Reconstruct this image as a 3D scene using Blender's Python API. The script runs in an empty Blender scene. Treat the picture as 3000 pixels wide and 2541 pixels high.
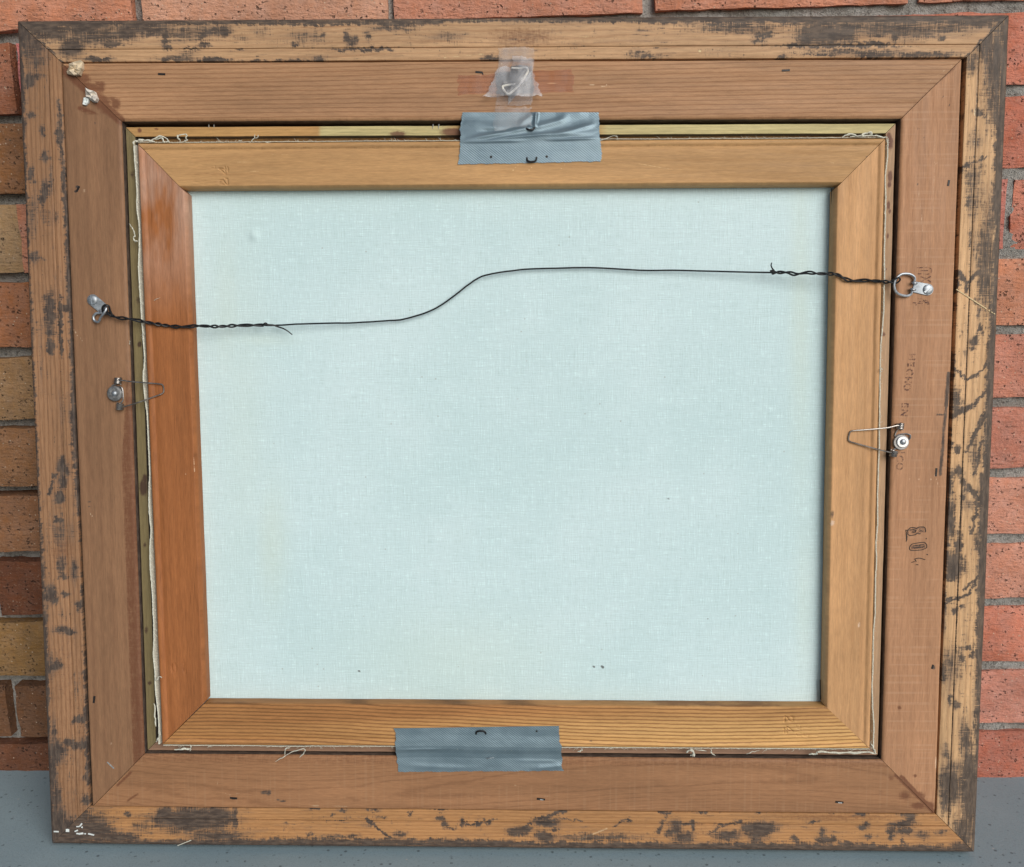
import bpy, math, random
import numpy as np
from mathutils import Vector, Matrix, Euler

# ---------------------------------------------------------------- camera, light, exposure
scene = bpy.context.scene
col = scene.collection
random.seed(7)
RNG = np.random.default_rng(7)
OFF = np.array([0.0, 0.0, 0.711])                 # lifts everything so that the patio is near z = 0
CAM_C = np.array([0.0144, -0.8678, -0.1851]) + OFF
CAM_R = (-0.1993, 0.0243, 0.0175)
FR_T = np.array([-0.0045, -0.0903, -0.3569]) + OFF  # centre of the back of the leaning picture frame
FR_R = (-0.116, 0.0218, -0.0001)
FOC = 2800.0


def rmat(v):
    return np.array(Euler(v, 'XYZ').to_matrix())


RC, RF = rmat(CAM_R), rmat(FR_R)
cam_d = bpy.data.cameras.new("camera")
cam = bpy.data.objects.new("camera", cam_d)
col.objects.link(cam)
m = np.eye(4)
m[:3, 0], m[:3, 1], m[:3, 2], m[:3, 3] = RC[:, 0], RC[:, 2], -RC[:, 1], CAM_C
cam.matrix_world = Matrix(m.tolist())
cam_d.sensor_width = 36
cam_d.lens = 36 * FOC / 3000
cam_d.clip_start = 0.02
cam_d.clip_end = 200
scene.camera = cam

SUN_DIR = Vector((0.50, -0.80, 0.47)).normalized()   # towards the light: right, in front, above
world = bpy.data.worlds.new("World")
scene.world = world
world.use_nodes = True
wn = world.node_tree
bg = wn.nodes["Background"]
sky = wn.nodes.new("ShaderNodeTexSky")
sky.sky_type = 'NISHITA'
sky.sun_disc = False
sky.sun_elevation = math.asin(SUN_DIR.z)
sky.sun_rotation = math.atan2(SUN_DIR.x, SUN_DIR.y)
sky.air_density = 1.0
sky.dust_density = 2.5
wn.links.new(sky.outputs[0], bg.inputs[0])
bg.inputs[1].default_value = 0.055
sun_d = bpy.data.lights.new("sun", 'SUN')
sun_d.energy = 2.7
sun_d.angle = math.radians(42)
sun_d.color = (1.0, 0.97, 0.93)
sun = bpy.data.objects.new("sun", sun_d)
sun.rotation_euler = SUN_DIR.to_track_quat('Z', 'Y').to_euler()
sun.location = (2, -3, 3)
col.objects.link(sun)
scene.view_settings.view_transform = 'Standard'
scene.view_settings.look = 'None'
scene.view_settings.exposure = -0.06
scene.view_settings.gamma = 1.0

# ---------------------------------------------------------------- measuring helpers


def at(px, py, w=0.0):
    """measured photo position -> frame coordinates (u right, v up, w out of the back) at height w"""
    d = RC @ np.array([(px - 1500) / FOC, 1.0, -(py - 1270.5) / FOC])
    n = RF @ np.array([0.0, -1.0, 0.0])
    o = FR_T + n * w
    t = ((o - CAM_C) @ n) / (d @ n)
    l = RF.T @ (CAM_C + t * d - FR_T)
    return np.array([l[0], l[2], -l[1]])


def chart(uvw):
    """frame coordinates -> chart units (a plane chart of the frame's back, about 3.5 units per mm)"""
    l = np.stack([uvw[:, 0], -0 * uvw[:, 2], uvw[:, 1]], 1)
    q = (l @ RF.T + FR_T - CAM_C) @ RC
    return np.stack([1500 + FOC * q[:, 0] / q[:, 1], 1270.5 - FOC * q[:, 2] / q[:, 1]], 1)


def hash2(ix, iy, seed):
    n = (ix.astype(np.int64) * 374761393 + iy.astype(np.int64) * 668265263 + seed * 1274126177) & 0x7fffffff
    n = ((n ^ (n >> 13)) * 1274126177) & 0x7fffffff
    return ((n ^ (n >> 16)) & 0xffff) / 65535.0


def vnoise(x, y, seed=0):
    x = np.asarray(x, float); y = np.asarray(y, float)
    x0, y0 = np.floor(x), np.floor(y)
    fx, fy = x - x0, y - y0
    fx, fy = fx * fx * (3 - 2 * fx), fy * fy * (3 - 2 * fy)
    a, b = hash2(x0, y0, seed), hash2(x0 + 1, y0, seed)
    c, d = hash2(x0, y0 + 1, seed), hash2(x0 + 1, y0 + 1, seed)
    return (a * (1 - fx) + b * fx) * (1 - fy) + (c * (1 - fx) + d * fx) * fy


def fbm(x, y, seed=0, o=4):
    s, a, t = 0, 1.0, 0
    for i in range(o):
        s = s + a * vnoise(x * 2 ** i, y * 2 ** i, seed + i * 17)
        t += a
        a *= 0.55
    return s / t


def seg_dist(p, x1, y1, x2, y2):
    d = np.array([x2 - x1, y2 - y1]); L = d @ d + 1e-9
    t = np.clip(((p[:, 0] - x1) * d[0] + (p[:, 1] - y1) * d[1]) / L, 0, 1)
    return np.hypot(p[:, 0] - x1 - t * d[0], p[:, 1] - y1 - t * d[1])


def blobs(p, bl=(), st=(), warp=0):
    """field of soft spots (x, y, rx, ry[, strength]) and strokes (x1, y1, x2, y2, radius[, strength])"""
    f = np.zeros(len(p))
    if warp:
        p = p + warp * np.stack([1.5 * (fbm(p[:, 0] / 13, p[:, 1] / 13, 301, 3) - .5) + 1.0 * (fbm(p[:, 0] / 4, p[:, 1] / 4, 303, 2) - .5),
                                 1.5 * (fbm(p[:, 0] / 13, p[:, 1] / 13, 302, 3) - .5) + 1.0 * (fbm(p[:, 0] / 4, p[:, 1] / 4, 304, 2) - .5)], 1)
    for b in bl:
        a = b[4] if len(b) > 4 else 1.0
        q = ((p[:, 0] - b[0]) / b[2]) ** 2 + ((p[:, 1] - b[1]) / b[3]) ** 2
        f = np.maximum(f, a * np.exp(-q * 0.69))
    for s in st:
        a = s[5] if len(s) > 5 else 1.0
        f = np.maximum(f, a * np.exp(-(seg_dist(p, *s[:4]) / s[4]) ** 2 * 0.69))
    return f


# ---------------------------------------------------------------- object helpers
FRAME_EUL = Euler(FR_R, 'XYZ')


def link(o, parent=None):
    col.objects.link(o)
    if parent is not None:
        o.parent = parent
    return o


def tag(o, label=None, cat=None, group=None, kind=None):
    for k, v in (('label', label), ('category', cat), ('group', group), ('kind', kind)):
        if v:
            o[k] = v
    return o


def to_world(uvw):
    return FR_T + RF @ np.array([uvw[0], -uvw[2], uvw[1]])


def thing(name, base, label, cat, group=None):
    """Empty at the thing's base; base in frame coordinates, same lean as the frame"""
    o = bpy.data.objects.new(name, None)
    o.empty_display_size = 0.02
    o.location = to_world(base)
    o.rotation_euler = FRAME_EUL
    link(o)
    o['base'] = [float(x) for x in base]
    return tag(o, label, cat, group)


def local(verts, base):
    v = np.asarray(verts, float) - np.asarray(base, float)
    return np.stack([v[:, 0], -v[:, 2], v[:, 1]], 1)


def mk(name, verts, faces, mat, parent=None, angle=35, smooth=True):
    me = bpy.data.meshes.new(name)
    me.from_pydata([tuple(map(float, v)) for v in verts], [], [tuple(int(i) for i in f) for f in faces])
    me.validate()
    if smooth:
        me.polygons.foreach_set('use_smooth', [True] * len(me.polygons))
        me.set_sharp_from_angle(angle=math.radians(angle))
    me.materials.append(mat)
    me.update()
    return link(bpy.data.objects.new(name, me), parent)


def fmk(name, verts, faces, mat, parent, **k):
    """mesh given in frame coordinates, parented to a thing made by thing() or to one of its parts"""
    r = parent
    while r.parent is not None:
        r = r.parent
    return mk(name, local(verts, r['base']), faces, mat, parent, **k)


def solo(name, verts, faces, mat, base, **k):
    o = mk(name, local(verts, base), faces, mat, None, **k)
    o.location = to_world(base)
    o.rotation_euler = FRAME_EUL
    return o


def attr(o, name, arr, kind='FLOAT'):
    a = o.data.attributes.new(name, kind, 'POINT')
    if kind == 'FLOAT':
        a.data.foreach_set('value', np.asarray(arr, np.float32).ravel())
    else:
        a.data.foreach_set('vector', np.asarray(arr, np.float32).ravel())


class MB:
    def __init__(self):
        self.v, self.f = [], []

    def add(self, v, f):
        n = len(self.v)
        self.v += [tuple(map(float, x)) for x in v]
        self.f += [tuple(i + n for i in q) for q in f]
        return self


def tube(pts, r, n=8, caps=True):
    P = np.asarray(pts, float)
    R = np.broadcast_to(np.asarray(r, float), (len(P),))
    T = np.gradient(P, axis=0)
    T /= np.linalg.norm(T, axis=1)[:, None] + 1e-12
    ref = np.array([0, 0, 1.0]) if abs(T[0][2]) < 0.9 else np.array([1.0, 0, 0])
    N = np.cross(T[0], ref); N /= np.linalg.norm(N)
    vs, fs = [], []
    for i in range(len(P)):
        N = N - T[i] * (N @ T[i]); N /= np.linalg.norm(N) + 1e-12
        B = np.cross(T[i], N)
        for k in range(n):
            a = 2 * math.pi * k / n
            vs.append(P[i] + R[i] * (math.cos(a) * N + math.sin(a) * B))
    for i in range(len(P) - 1):
        for k in range(n):
            a, b = i * n + k, i * n + (k + 1) % n
            fs.append((a, b, b + n, a + n))
    if caps:
        fs.append(tuple(range(n))[::-1])
        fs.append(tuple((len(P) - 1) * n + k for k in range(n)))
    return vs, fs


def spline(pts, sub=8):
    P = np.asarray(pts, float)
    out = []
    for i in range(len(P) - 1):
        p0, p1, p2, p3 = P[max(i - 1, 0)], P[i], P[i + 1], P[min(i + 2, len(P) - 1)]
        for k in range(sub):
            t = k / sub
            out.append(0.5 * (2 * p1 + (p2 - p0) * t + (2 * p0 - 5 * p1 + 4 * p2 - p3) * t * t + (3 * p1 - p0 - 3 * p2 + p3) * t ** 3))
    out.append(P[-1])
    return np.array(out)


def grid_faces(nu, nv, off=0):
    return [(off + i * nv + j, off + (i + 1) * nv + j, off + (i + 1) * nv + j + 1, off + i * nv + j + 1)
            for i in range(nu - 1) for j in range(nv - 1)]


def sheet(G, thick):
    """G: (nu, nv, 3) outer surface in frame coordinates -> closed thin shell"""
    nu, nv = G.shape[:2]
    top = G.reshape(-1, 3)
    bot = top - np.array([0, 0, thick])
    fs = grid_faces(nu, nv)
    n = nu * nv
    fs += [tuple(i + n for i in f[::-1]) for f in fs]
    rim = [i * nv for i in range(nu)] + [(nu - 1) * nv + j for j in range(1, nv)] + \
          [i * nv + nv - 1 for i in range(nu - 2, -1, -1)] + [j for j in range(nv - 2, 0, -1)]
    for a, b in zip(rim, rim[1:] + rim[:1]):
        fs.append((b, a, a + n, b + n))
    return np.concatenate([top, bot]), fs


def quad_grid(c, nu, nv):
    """c: TL, TR, BR, BL -> (nu, nv, 3), i along the top, j downwards"""
    c = [np.asarray(x, float) for x in c]
    s = np.linspace(0, 1, nu)[:, None, None]
    t = np.linspace(0, 1, nv)[None, :, None]
    return (c[0] * (1 - s) + c[1] * s) * (1 - t) + (c[3] * (1 - s) + c[2] * s) * t


def lathe(prof, n=24, cen=(0, 0, 0)):
    vs, fs = [], []
    for r, z in prof:
        for k in range(n):
            a = 2 * math.pi * k / n
            vs.append((cen[0] + r * math.cos(a), cen[1] + r * math.sin(a), cen[2] + z))
    for i in range(len(prof) - 1):
        for k in range(n):
            a, b = i * n + k, i * n + (k + 1) % n
            fs.append((a, b, b + n, a + n))
    fs.append(tuple((len(prof) - 1) * n + k for k in range(n)))
    return vs, fs


def boxv(x0, x1, y0, y1, z0, z1):
    v = [(x, y, z) for z in (z0, z1) for y in (y0, y1) for x in (x0, x1)]
    f = [(0, 2, 3, 1), (4, 5, 7, 6), (0, 1, 5, 4), (2, 6, 7, 3), (0, 4, 6, 2), (1, 3, 7, 5)]
    return v, f


# ---------------------------------------------------------------- materials


class NT:
    def __init__(self, name):
        self.m = bpy.data.materials.new(name)
        self.m.use_nodes = True
        self.t = self.m.node_tree
        self.t.nodes.clear()
        self.out = self.t.nodes.new('ShaderNodeOutputMaterial')
        self.p = self.t.nodes.new('ShaderNodeBsdfPrincipled')
        self.t.links.new(self.p.outputs[0], self.out.inputs[0])

    def n(self, typ, **k):
        x = self.t.nodes.new('ShaderNode' + typ)
        for a, b in k.items():
            setattr(x, a, b)
        return x

    def put(self, inp, val):
        if hasattr(val, 'is_output') or isinstance(val, bpy.types.NodeSocket):
            self.t.links.new(val, inp)
        else:
            inp.default_value = val

    def math(self, op, a, b=0.5, clamp=False):
        x = self.n('Math', operation=op)
        x.use_clamp = clamp
        self.put(x.inputs[0], a); self.put(x.inputs[1], b)
        return x.outputs[0]

    def attr(self, name):
        x = self.n('Attribute', attribute_name=name)
        return x

    def noise(self, vec, scale=1.0, detail=4, rough=0.55, mul=None, dim='3D'):
        if mul is not None:
            vm = self.n('VectorMath', operation='MULTIPLY')
            self.put(vm.inputs[0], vec); vm.inputs[1].default_value = mul
            vec = vm.outputs[0]
        x = self.n('TexNoise')
        self.put(x.inputs['Vector'], vec)
        x.inputs['Scale'].default_value = scale
        x.inputs['Detail'].default_value = detail
        x.inputs['Roughness'].default_value = rough
        return x.outputs[0]

    def step(self, v, lo, hi):
        x = self.n('MapRange')
        x.interpolation_type = 'SMOOTHSTEP'
        self.put(x.inputs[0], v)
        x.inputs[1].default_value = lo; x.inputs[2].default_value = hi
        return x.outputs[0]

    def rng(self, v, a, b, c, d):
        x = self.n('MapRange')
        self.put(x.inputs[0], v)
        for i, q in enumerate((a, b, c, d)):
            x.inputs[i + 1].default_value = q
        return x.outputs[0]

    def mix(self, f, a, b, mode='MIX'):
        x = self.n('Mix', data_type='RGBA', blend_type=mode)
        self.put(x.inputs[0], f)
        for s, v in ((x.inputs[6], a), (x.inputs[7], b)):
            self.put(s, (*v, 1.0) if isinstance(v, tuple) and len(v) == 3 else v)
        return x.outputs[2]

    def bump(self, h, strength, dist, prev=None):
        x = self.n('Bump')
        x.inputs['Strength'].default_value = strength
        x.inputs['Distance'].default_value = dist
        self.put(x.inputs['Height'], h)
        if prev is not None:
            self.put(x.inputs['Normal'], prev)
        return x.outputs[0]

    def set(self, **k):
        for a, b in k.items():
            s = self.p.inputs[a.replace('_', ' ')]
            self.put(s, (*b, 1.0) if isinstance(b, tuple) and len(b) == 3 else b)
        return self


def wood(name, light, dark, ring=0.4, power=3, fibre=0.3, rough=0.62, soft=0.35, saw=0.0, grime=(0.036, 0.031, 0.030),
         redc=(0.135, 0.048, 0.022), palec=(0.62, 0.47, 0.33), grimy=False, bump=0.25, tone2=None, k=(1, 1, 1)):
    N = NT(name)
    light = tuple(min(0.85, a * b) for a, b in zip(light, k)); dark = tuple(a * b for a, b in zip(dark, k))
    palec = tuple(min(0.85, a * (0.5 + 0.5 * b)) for a, b in zip(palec, k))
    gc = N.attr('gc').outputs['Vector']
    rg = N.attr('ring').outputs['Fac']
    wob = N.noise(gc, 1, 3, mul=(25, 260, 1))
    wob2 = N.noise(gc, 1, 3, 0.6, mul=(170, 330, 1))
    ph = N.math('ADD', rg, N.math('ADD', N.math('MULTIPLY', wob, 0.4), N.math('MULTIPLY', wob2, 0.28)))
    s = N.math('COSINE', N.math('MULTIPLY', ph, 2 * math.pi))
    s = N.math('POWER', N.math('MULTIPLY_ADD', s, 0.5), power)
    # MULTIPLY_ADD needs its third socket
    for x in N.t.nodes:
        if x.type == 'MATH' and x.operation == 'MULTIPLY_ADD':
            x.inputs[2].default_value = 0.5
    low = N.noise(gc, 1, 3, mul=(5, 40, 1))
    fine = N.noise(gc, 1, 4, 0.65, mul=(55, 1300, 1))
    mid = N.noise(gc, 1, 4, 0.6, mul=(14, 240, 1))
    lt, dkc = light, dark
    if tone2:
        ta = N.attr('tone').outputs['Fac']
        lt = N.mix(ta, light, tone2)
        dkc = N.mix(ta, dark, tuple(x * 0.45 for x in tone2[:3]))
    c = N.mix(N.math('MULTIPLY', s, ring), lt, dkc)
    c = N.mix(N.math('MULTIPLY', N.step(mid, 0.48, 0.78), soft), c, dkc)
    c = N.mix(N.math('MULTIPLY', N.step(fine, 0.52, 0.78), fibre), c, tuple(x * 0.45 for x in dark))
    c = N.mix(N.math('MULTIPLY', N.step(fine, 0.5, 0.25), fibre * 0.6), c, tuple(min(1, x * 1.35) for x in light))
    hsv = N.n('HueSaturation')
    N.put(hsv.inputs['Value'], N.rng(low, 0.25, 0.75, 0.80, 1.18))
    N.put(hsv.inputs['Color'], c)
    c = hsv.outputs[0]
    mot = N.noise(gc, 1, 5, 0.72, mul=(95, 900, 1))
    hs2 = N.n('HueSaturation')
    N.put(hs2.inputs['Value'], N.rng(mot, 0.25, 0.75, 0.78, 1.20))
    N.put(hs2.inputs['Color'], c)
    c = hs2.outputs[0]
    if saw:
        sx = N.n('SeparateXYZ'); N.put(sx.inputs[0], gc)
        wv = N.n('TexNoise', noise_dimensions='1D')
        N.put(wv.inputs['W'], sx.outputs[0])
        wv.inputs['Scale'].default_value = 330; wv.inputs['Detail'].default_value = 3
        patch = N.noise(gc, 1, 3, mul=(16, 60, 1))
        fc = N.math('MULTIPLY', N.step(wv.outputs[0], 0.53, 0.66), N.step(patch, 0.36, 0.6))
        c = N.mix(N.math('MULTIPLY', fc, saw), c, palec)
    n1 = N.noise(gc, 1, 5, 0.65, mul=(240, 700, 1))
    n2 = N.noise(gc, 1, 4, 0.6, mul=(900, 130, 1))
    nn = N.math('ADD', N.math('MULTIPLY', n1, 0.65), N.math('MULTIPLY', n2, 0.35))
    nz = N.math('SUBTRACT', nn, 0.5)
    red = N.math('ADD', N.attr('red').outputs['Fac'], N.math('MULTIPLY', nz, 0.9))
    c = N.mix(N.math('MULTIPLY', N.step(red, 0.30, 0.72), 0.8), c, redc)
    pale = N.math('ADD', N.attr('pale').outputs['Fac'], N.math('MULTIPLY', nz, 1.1))
    c = N.mix(N.math('MULTIPLY', N.step(pale, 0.42, 0.7), 0.85), c, palec)
    n3 = N.noise(gc, 1, 5, 0.7, mul=(70, 1000, 1))
    n4 = N.noise(gc, 1, 4, 0.65, mul=(1000, 75, 1))
    if grimy:
        nz2 = N.math('ADD', N.math('MULTIPLY', nz, 0.7), N.math('ADD', N.math('MULTIPLY', N.math('SUBTRACT', n3, 0.5), 0.95), N.math('MULTIPLY', N.math('SUBTRACT', n4, 0.5), 0.75)))
    else:
        nz2 = N.math('ADD', nz, N.math('MULTIPLY', N.math('SUBTRACT', n3, 0.5), 0.7))
    dk = N.math('ADD', N.attr('dark').outputs['Fac'], N.math('MULTIPLY', nz2, 1.35 if grimy else 0.8))
    if grimy:
        scr = N.math('ADD', N.step(N.noise(gc, 1, 3, 0.6, mul=(22, 1500, 1)), 0.55, 0.66), N.math('MULTIPLY', N.step(N.noise(gc, 1, 3, 0.6, mul=(1300, 60, 1)), 0.58, 0.68), 0.6))
        dk = N.math('SUBTRACT', dk, N.math('MULTIPLY', scr, 0.30))
    if grimy:
        sm_ = N.math('ADD', N.attr('dark').outputs['Fac'], N.math('MULTIPLY', N.math('SUBTRACT', N.noise(gc, 1, 5, 0.6, mul=(24, 190, 1)), 0.5), 1.3))
        c = N.mix(N.math('MULTIPLY', N.step(sm_, 0.16, 0.75), 0.52), c, (0.135, 0.098, 0.078))
    dm = N.step(dk, 0.36, 0.70)
    if grimy:
        dm = N.math('MULTIPLY', dm, N.rng(N.noise(gc, 1, 4, 0.6, mul=(60, 420, 1)), 0.3, 0.7, 0.84, 1.14), clamp=True)
    gcol = N.mix(N.step(N.noise(gc, 1, 4, 0.6, mul=(120, 420, 1)), 0.38, 0.66), grime, tuple(min(1, 1.9 * g + q) for g, q in zip(grime, (0.03, 0.018, 0.006))))
    c = N.mix(N.math('MULTIPLY', dm, 0.90), c, gcol)
    h = N.math('ADD', N.math('MULTIPLY', fine, 0.6), N.math('MULTIPLY', mid, 0.4))
    nrm = N.bump(h, bump, 0.0006)
    if grimy:
        nrm = N.bump(N.math('MULTIPLY', dm, 1.0), 0.25, 0.0003, nrm)
    N.set(Base_Color=c, Roughness=N.rng(mid, 0.3, 0.7, rough - 0.08, rough + 0.1), Normal=nrm)
    N.p.inputs['Specular IOR Level'].default_value = 0.35
    return N.m


def simple(name, colr, rough=0.5, metal=0.0, var=0.15, scale=400, bump=0.0, spec=0.5):
    N = NT(name)
    tc = N.n('TexCoord').outputs['Object']
    nz = N.noise(tc, scale, 4, 0.6)
    c = N.mix(N.step(nz, 0.35, 0.7), tuple(x * (1 - var) for x in colr), tuple(min(1, x * (1 + var)) for x in colr))
    N.set(Base_Color=c, Roughness=N.rng(nz, 0.3, 0.7, max(0.05, rough - 0.1), min(1, rough + 0.12)), Metallic=metal)
    N.p.inputs['Specular IOR Level'].default_value = spec
    if bump:
        N.set(Normal=N.bump(nz, bump, 0.0004))
    return N.m


def brick_mat():
    N = NT("fired_brick")
    oi = N.n('ObjectInfo')
    tc = N.n('TexCoord').outputs['Object']
    off = N.n('VectorMath', operation='ADD')
    N.put(off.inputs[0], tc)
    cmb = N.n('CombineXYZ')
    for i, k in enumerate((7.0, 13.0, 29.0)):
        N.put(cmb.inputs[i], N.math('MULTIPLY', oi.outputs['Random'], k))
    N.put(off.inputs[1], cmb.outputs[0])
    v = off.outputs[0]
    wrp = N.n('TexNoise'); N.put(wrp.inputs['Vector'], v); wrp.inputs['Scale'].default_value = 260; wrp.inputs['Detail'].default_value = 2
    wv_ = N.n('VectorMath', operation='MULTIPLY_ADD')
    N.put(wv_.inputs[0], wrp.outputs['Color']); wv_.inputs[1].default_value = (0.006, 0.006, 0.004); N.put(wv_.inputs[2], v)
    vw = wv_.outputs[0]
    low = N.noise(v, 22, 4, 0.6)
    midn = N.noise(v, 90, 5, 0.65)
    fine = N.noise(v, 420, 4, 0.7)
    drag = N.noise(v, 1, 4, 0.6, mul=(110, 300, 420))
    hs = N.n('HueSaturation')
    N.put(hs.inputs['Color'], oi.outputs['Color'])
    N.put(hs.inputs['Value'], N.rng(low, 0.25, 0.75, 0.72, 1.28))
    N.put(hs.inputs['Saturation'], N.rng(midn, 0.3, 0.7, 0.92, 0.76))
    c = N.mix(N.math('MULTIPLY', N.step(fine, 0.55, 0.75), 0.35), hs.outputs[0], (0.5, 0.36, 0.26))
    vor = N.n('TexVoronoi'); N.put(vor.inputs['Vector'], vw); vor.inputs['Scale'].default_value = 250
    pit = N.math('MULTIPLY', N.step(vor.outputs['Distance'], 0.33, 0.15), N.step(midn, 0.49, 0.60))
    c = N.mix(N.math('MULTIPLY', pit, 0.48), c, (0.05, 0.028, 0.02))
    vor2 = N.n('TexVoronoi'); N.put(vor2.inputs['Vector'], v); vor2.inputs['Scale'].default_value = 170
    c = N.mix(N.math('MULTIPLY', N.step(vor2.outputs['Distance'], 0.13, 0.07), 0.7), c, (0.62, 0.5, 0.38))
    c = N.mix(N.math('MULTIPLY', N.step(drag, 0.54, 0.72), 0.32), c, (0.10, 0.045, 0.028))
    h = N.math('SUBTRACT', N.math('ADD', N.math('MULTIPLY', drag, 0.8), N.math('MULTIPLY', fine, 0.5)), N.math('MULTIPLY', pit, 1.2))
    N.set(Base_Color=c, Roughness=0.88, Normal=N.bump(h, 0.95, 0.0028))
    N.p.inputs['Specular IOR Level'].default_value = 0.25
    return N.m


def mortar_mat():
    N = NT("sandy_mortar")
    tc = N.n('TexCoord').outputs['Object']
    a, b, f = N.noise(tc, 35, 4), N.noise(tc, 300, 4, 0.7), N.noise(tc, 900, 3, 0.7)
    c = N.mix(N.step(a, 0.35, 0.65), (0.40, 0.39, 0.36), (0.58, 0.57, 0.54))
    c = N.mix(N.math('MULTIPLY', N.step(b, 0.50, 0.66), 0.75), c, (0.13, 0.12, 0.105))
    c = N.mix(N.math('MULTIPLY', N.step(f, 0.56, 0.7), 0.6), c, (0.62, 0.62, 0.60))
    N.set(Base_Color=c, Roughness=0.95, Normal=N.bump(N.math('ADD', b, f), 1.0, 0.004))
    return N.m


def floor_mat():
    N = NT("grey_painted_concrete")
    tc = N.n('TexCoord').outputs['Object']
    a, b, f = N.noise(tc, 5, 4), N.noise(tc, 160, 5, 0.7), N.noise(tc, 750, 3, 0.7)
    c = N.mix(N.step(a, 0.3, 0.7), (0.25, 0.35, 0.40), (0.30, 0.405, 0.455))
    c = N.mix(N.math('MULTIPLY', N.step(f, 0.5, 0.72), 0.4), c, (0.14, 0.165, 0.18))
    vor = N.n('TexVoronoi'); N.put(vor.inputs['Vector'], tc); vor.inputs['Scale'].default_value = 130
    sp = N.math('MULTIPLY', N.step(vor.outputs['Distance'], 0.24, 0.10), N.step(b, 0.44, 0.54))
    c = N.mix(N.math('MULTIPLY', sp, 0.6), c, (0.03, 0.033, 0.035))
    vor2 = N.n('TexVoronoi'); N.put(vor2.inputs['Vector'], tc); vor2.inputs['Scale'].default_value = 45
    c = N.mix(N.math('MULTIPLY', N.step(vor2.outputs['Distance'], 0.05, 0.03), 0.6), c, (0.5, 0.5, 0.48))
    N.set(Base_Color=c, Roughness=N.rng(b, 0.3, 0.7, 0.5, 0.68), Normal=N.bump(N.math('ADD', f, b), 0.25, 0.0012))
    N.p.inputs['Specular IOR Level'].default_value = 0.35
    return N.m


def canvas_mat():
    N = NT("primed_linen_canvas")
    tc = N.n('TexCoord').outputs['Object']
    hthr = N.noise(tc, 1, 4, 0.65, mul=(26, 1, 900))
    vthr = N.noise(tc, 1, 4, 0.65, mul=(900, 1, 26))
    hw = N.noise(tc, 1, 2, 0.5, mul=(140, 1, 1500))
    vw = N.noise(tc, 1, 2, 0.5, mul=(1500, 1, 140))
    weave = N.math('MULTIPLY', N.math('ADD', N.math('ADD', hthr, vthr), N.math('ADD', hw, vw)), 0.25)
    low = N.noise(tc, 6, 5)
    c = N.mix(N.step(low, 0.30, 0.70), (0.545, 0.715, 0.745), (0.61, 0.765, 0.80))
    c = N.mix(N.math('MULTIPLY', N.step(weave, 0.5, 0.40), 0.5), c, (0.44, 0.60, 0.60))
    c = N.mix(N.math('MULTIPLY', N.step(weave, 0.52, 0.60), 0.8), c, (0.70, 0.90, 0.93))
    c = N.mix(N.math('MULTIPLY', N.attr('red').outputs['Fac'], 0.5), c, (0.62, 0.68, 0.52))
    dk = N.math('ADD', N.attr('dark').outputs['Fac'], N.math('MULTIPLY', N.math('SUBTRACT', N.noise(tc, 900, 3), 0.5), 0.5))
    c = N.mix(N.math('MULTIPLY', N.step(dk, 0.45, 0.7), 0.8), c, (0.06, 0.055, 0.05))
    vor = N.n('TexVoronoi'); N.put(vor.inputs['Vector'], tc); vor.inputs['Scale'].default_value = 85
    sp = N.math('MULTIPLY', N.step(vor.outputs['Distance'], 0.075, 0.04), N.step(N.noise(tc, 30, 2), 0.5, 0.6))
    c = N.mix(N.math('MULTIPLY', sp, 0.45), c, (0.30, 0.31, 0.28))
    N.set(Base_Color=c, Roughness=0.85, Normal=N.bump(weave, 0.55, 0.0012))
    N.p.inputs['Specular IOR Level'].default_value = 0.2
    return N.m


def duct_mat():
    N = NT("silver_duct_tape")
    tc = N.n('TexCoord').outputs['Object']
    rot = N.n('Mapping'); rot.inputs['Rotation'].default_value = (0, math.radians(-38), 0)
    N.put(rot.inputs['Vector'], tc)
    wv = N.n('TexWave', bands_direction='Z'); N.put(wv.inputs['Vector'], rot.outputs[0])
    wv.inputs['Scale'].default_value = 0.314 / 0.0015
    wv.inputs['Distortion'].default_value = 0.6; wv.inputs['Detail'].default_value = 1
    a, b = N.noise(tc, 40, 4), N.noise(tc, 700, 3)
    c = N.mix(N.step(a, 0.3, 0.7), (0.15, 0.22, 0.265), (0.205, 0.285, 0.335))
    c = N.mix(N.math('MULTIPLY', wv.outputs['Fac'], 0.09), c, (0.30, 0.40, 0.46))
    N.set(Base_Color=c, Metallic=0.42, Roughness=N.rng(a, 0.3, 0.7, 0.33, 0.46),
          Normal=N.bump(N.math('ADD', wv.outputs['Fac'], N.math('MULTIPLY', b, 0.7)), 0.2, 0.0006))
    return N.m


def film_mat(name, tint, fac, cloudy=0.2, gl=(0.8, 0.82, 0.85)):
    N = NT(name)
    tc = N.n('TexCoord').outputs['Object']
    tr = N.n('BsdfTransparent'); tr.inputs[0].default_value = (*tint, 1)
    nz = N.noise(tc, 1, 2, 0.5, mul=(90, 90, 40))
    N.set(Base_Color=gl, Roughness=0.2, Normal=N.bump(nz, 0.2, 0.004))
    mx = N.n('MixShader')
    N.put(mx.inputs[0], N.rng(nz, 0.3, 0.7, max(0, fac - cloudy), fac + cloudy))
    N.t.links.new(tr.outputs[0], mx.inputs[1]); N.t.links.new(N.p.outputs[0], mx.inputs[2])
    N.t.links.new(mx.outputs[0], N.out.inputs[0])
    return N.m


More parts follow.
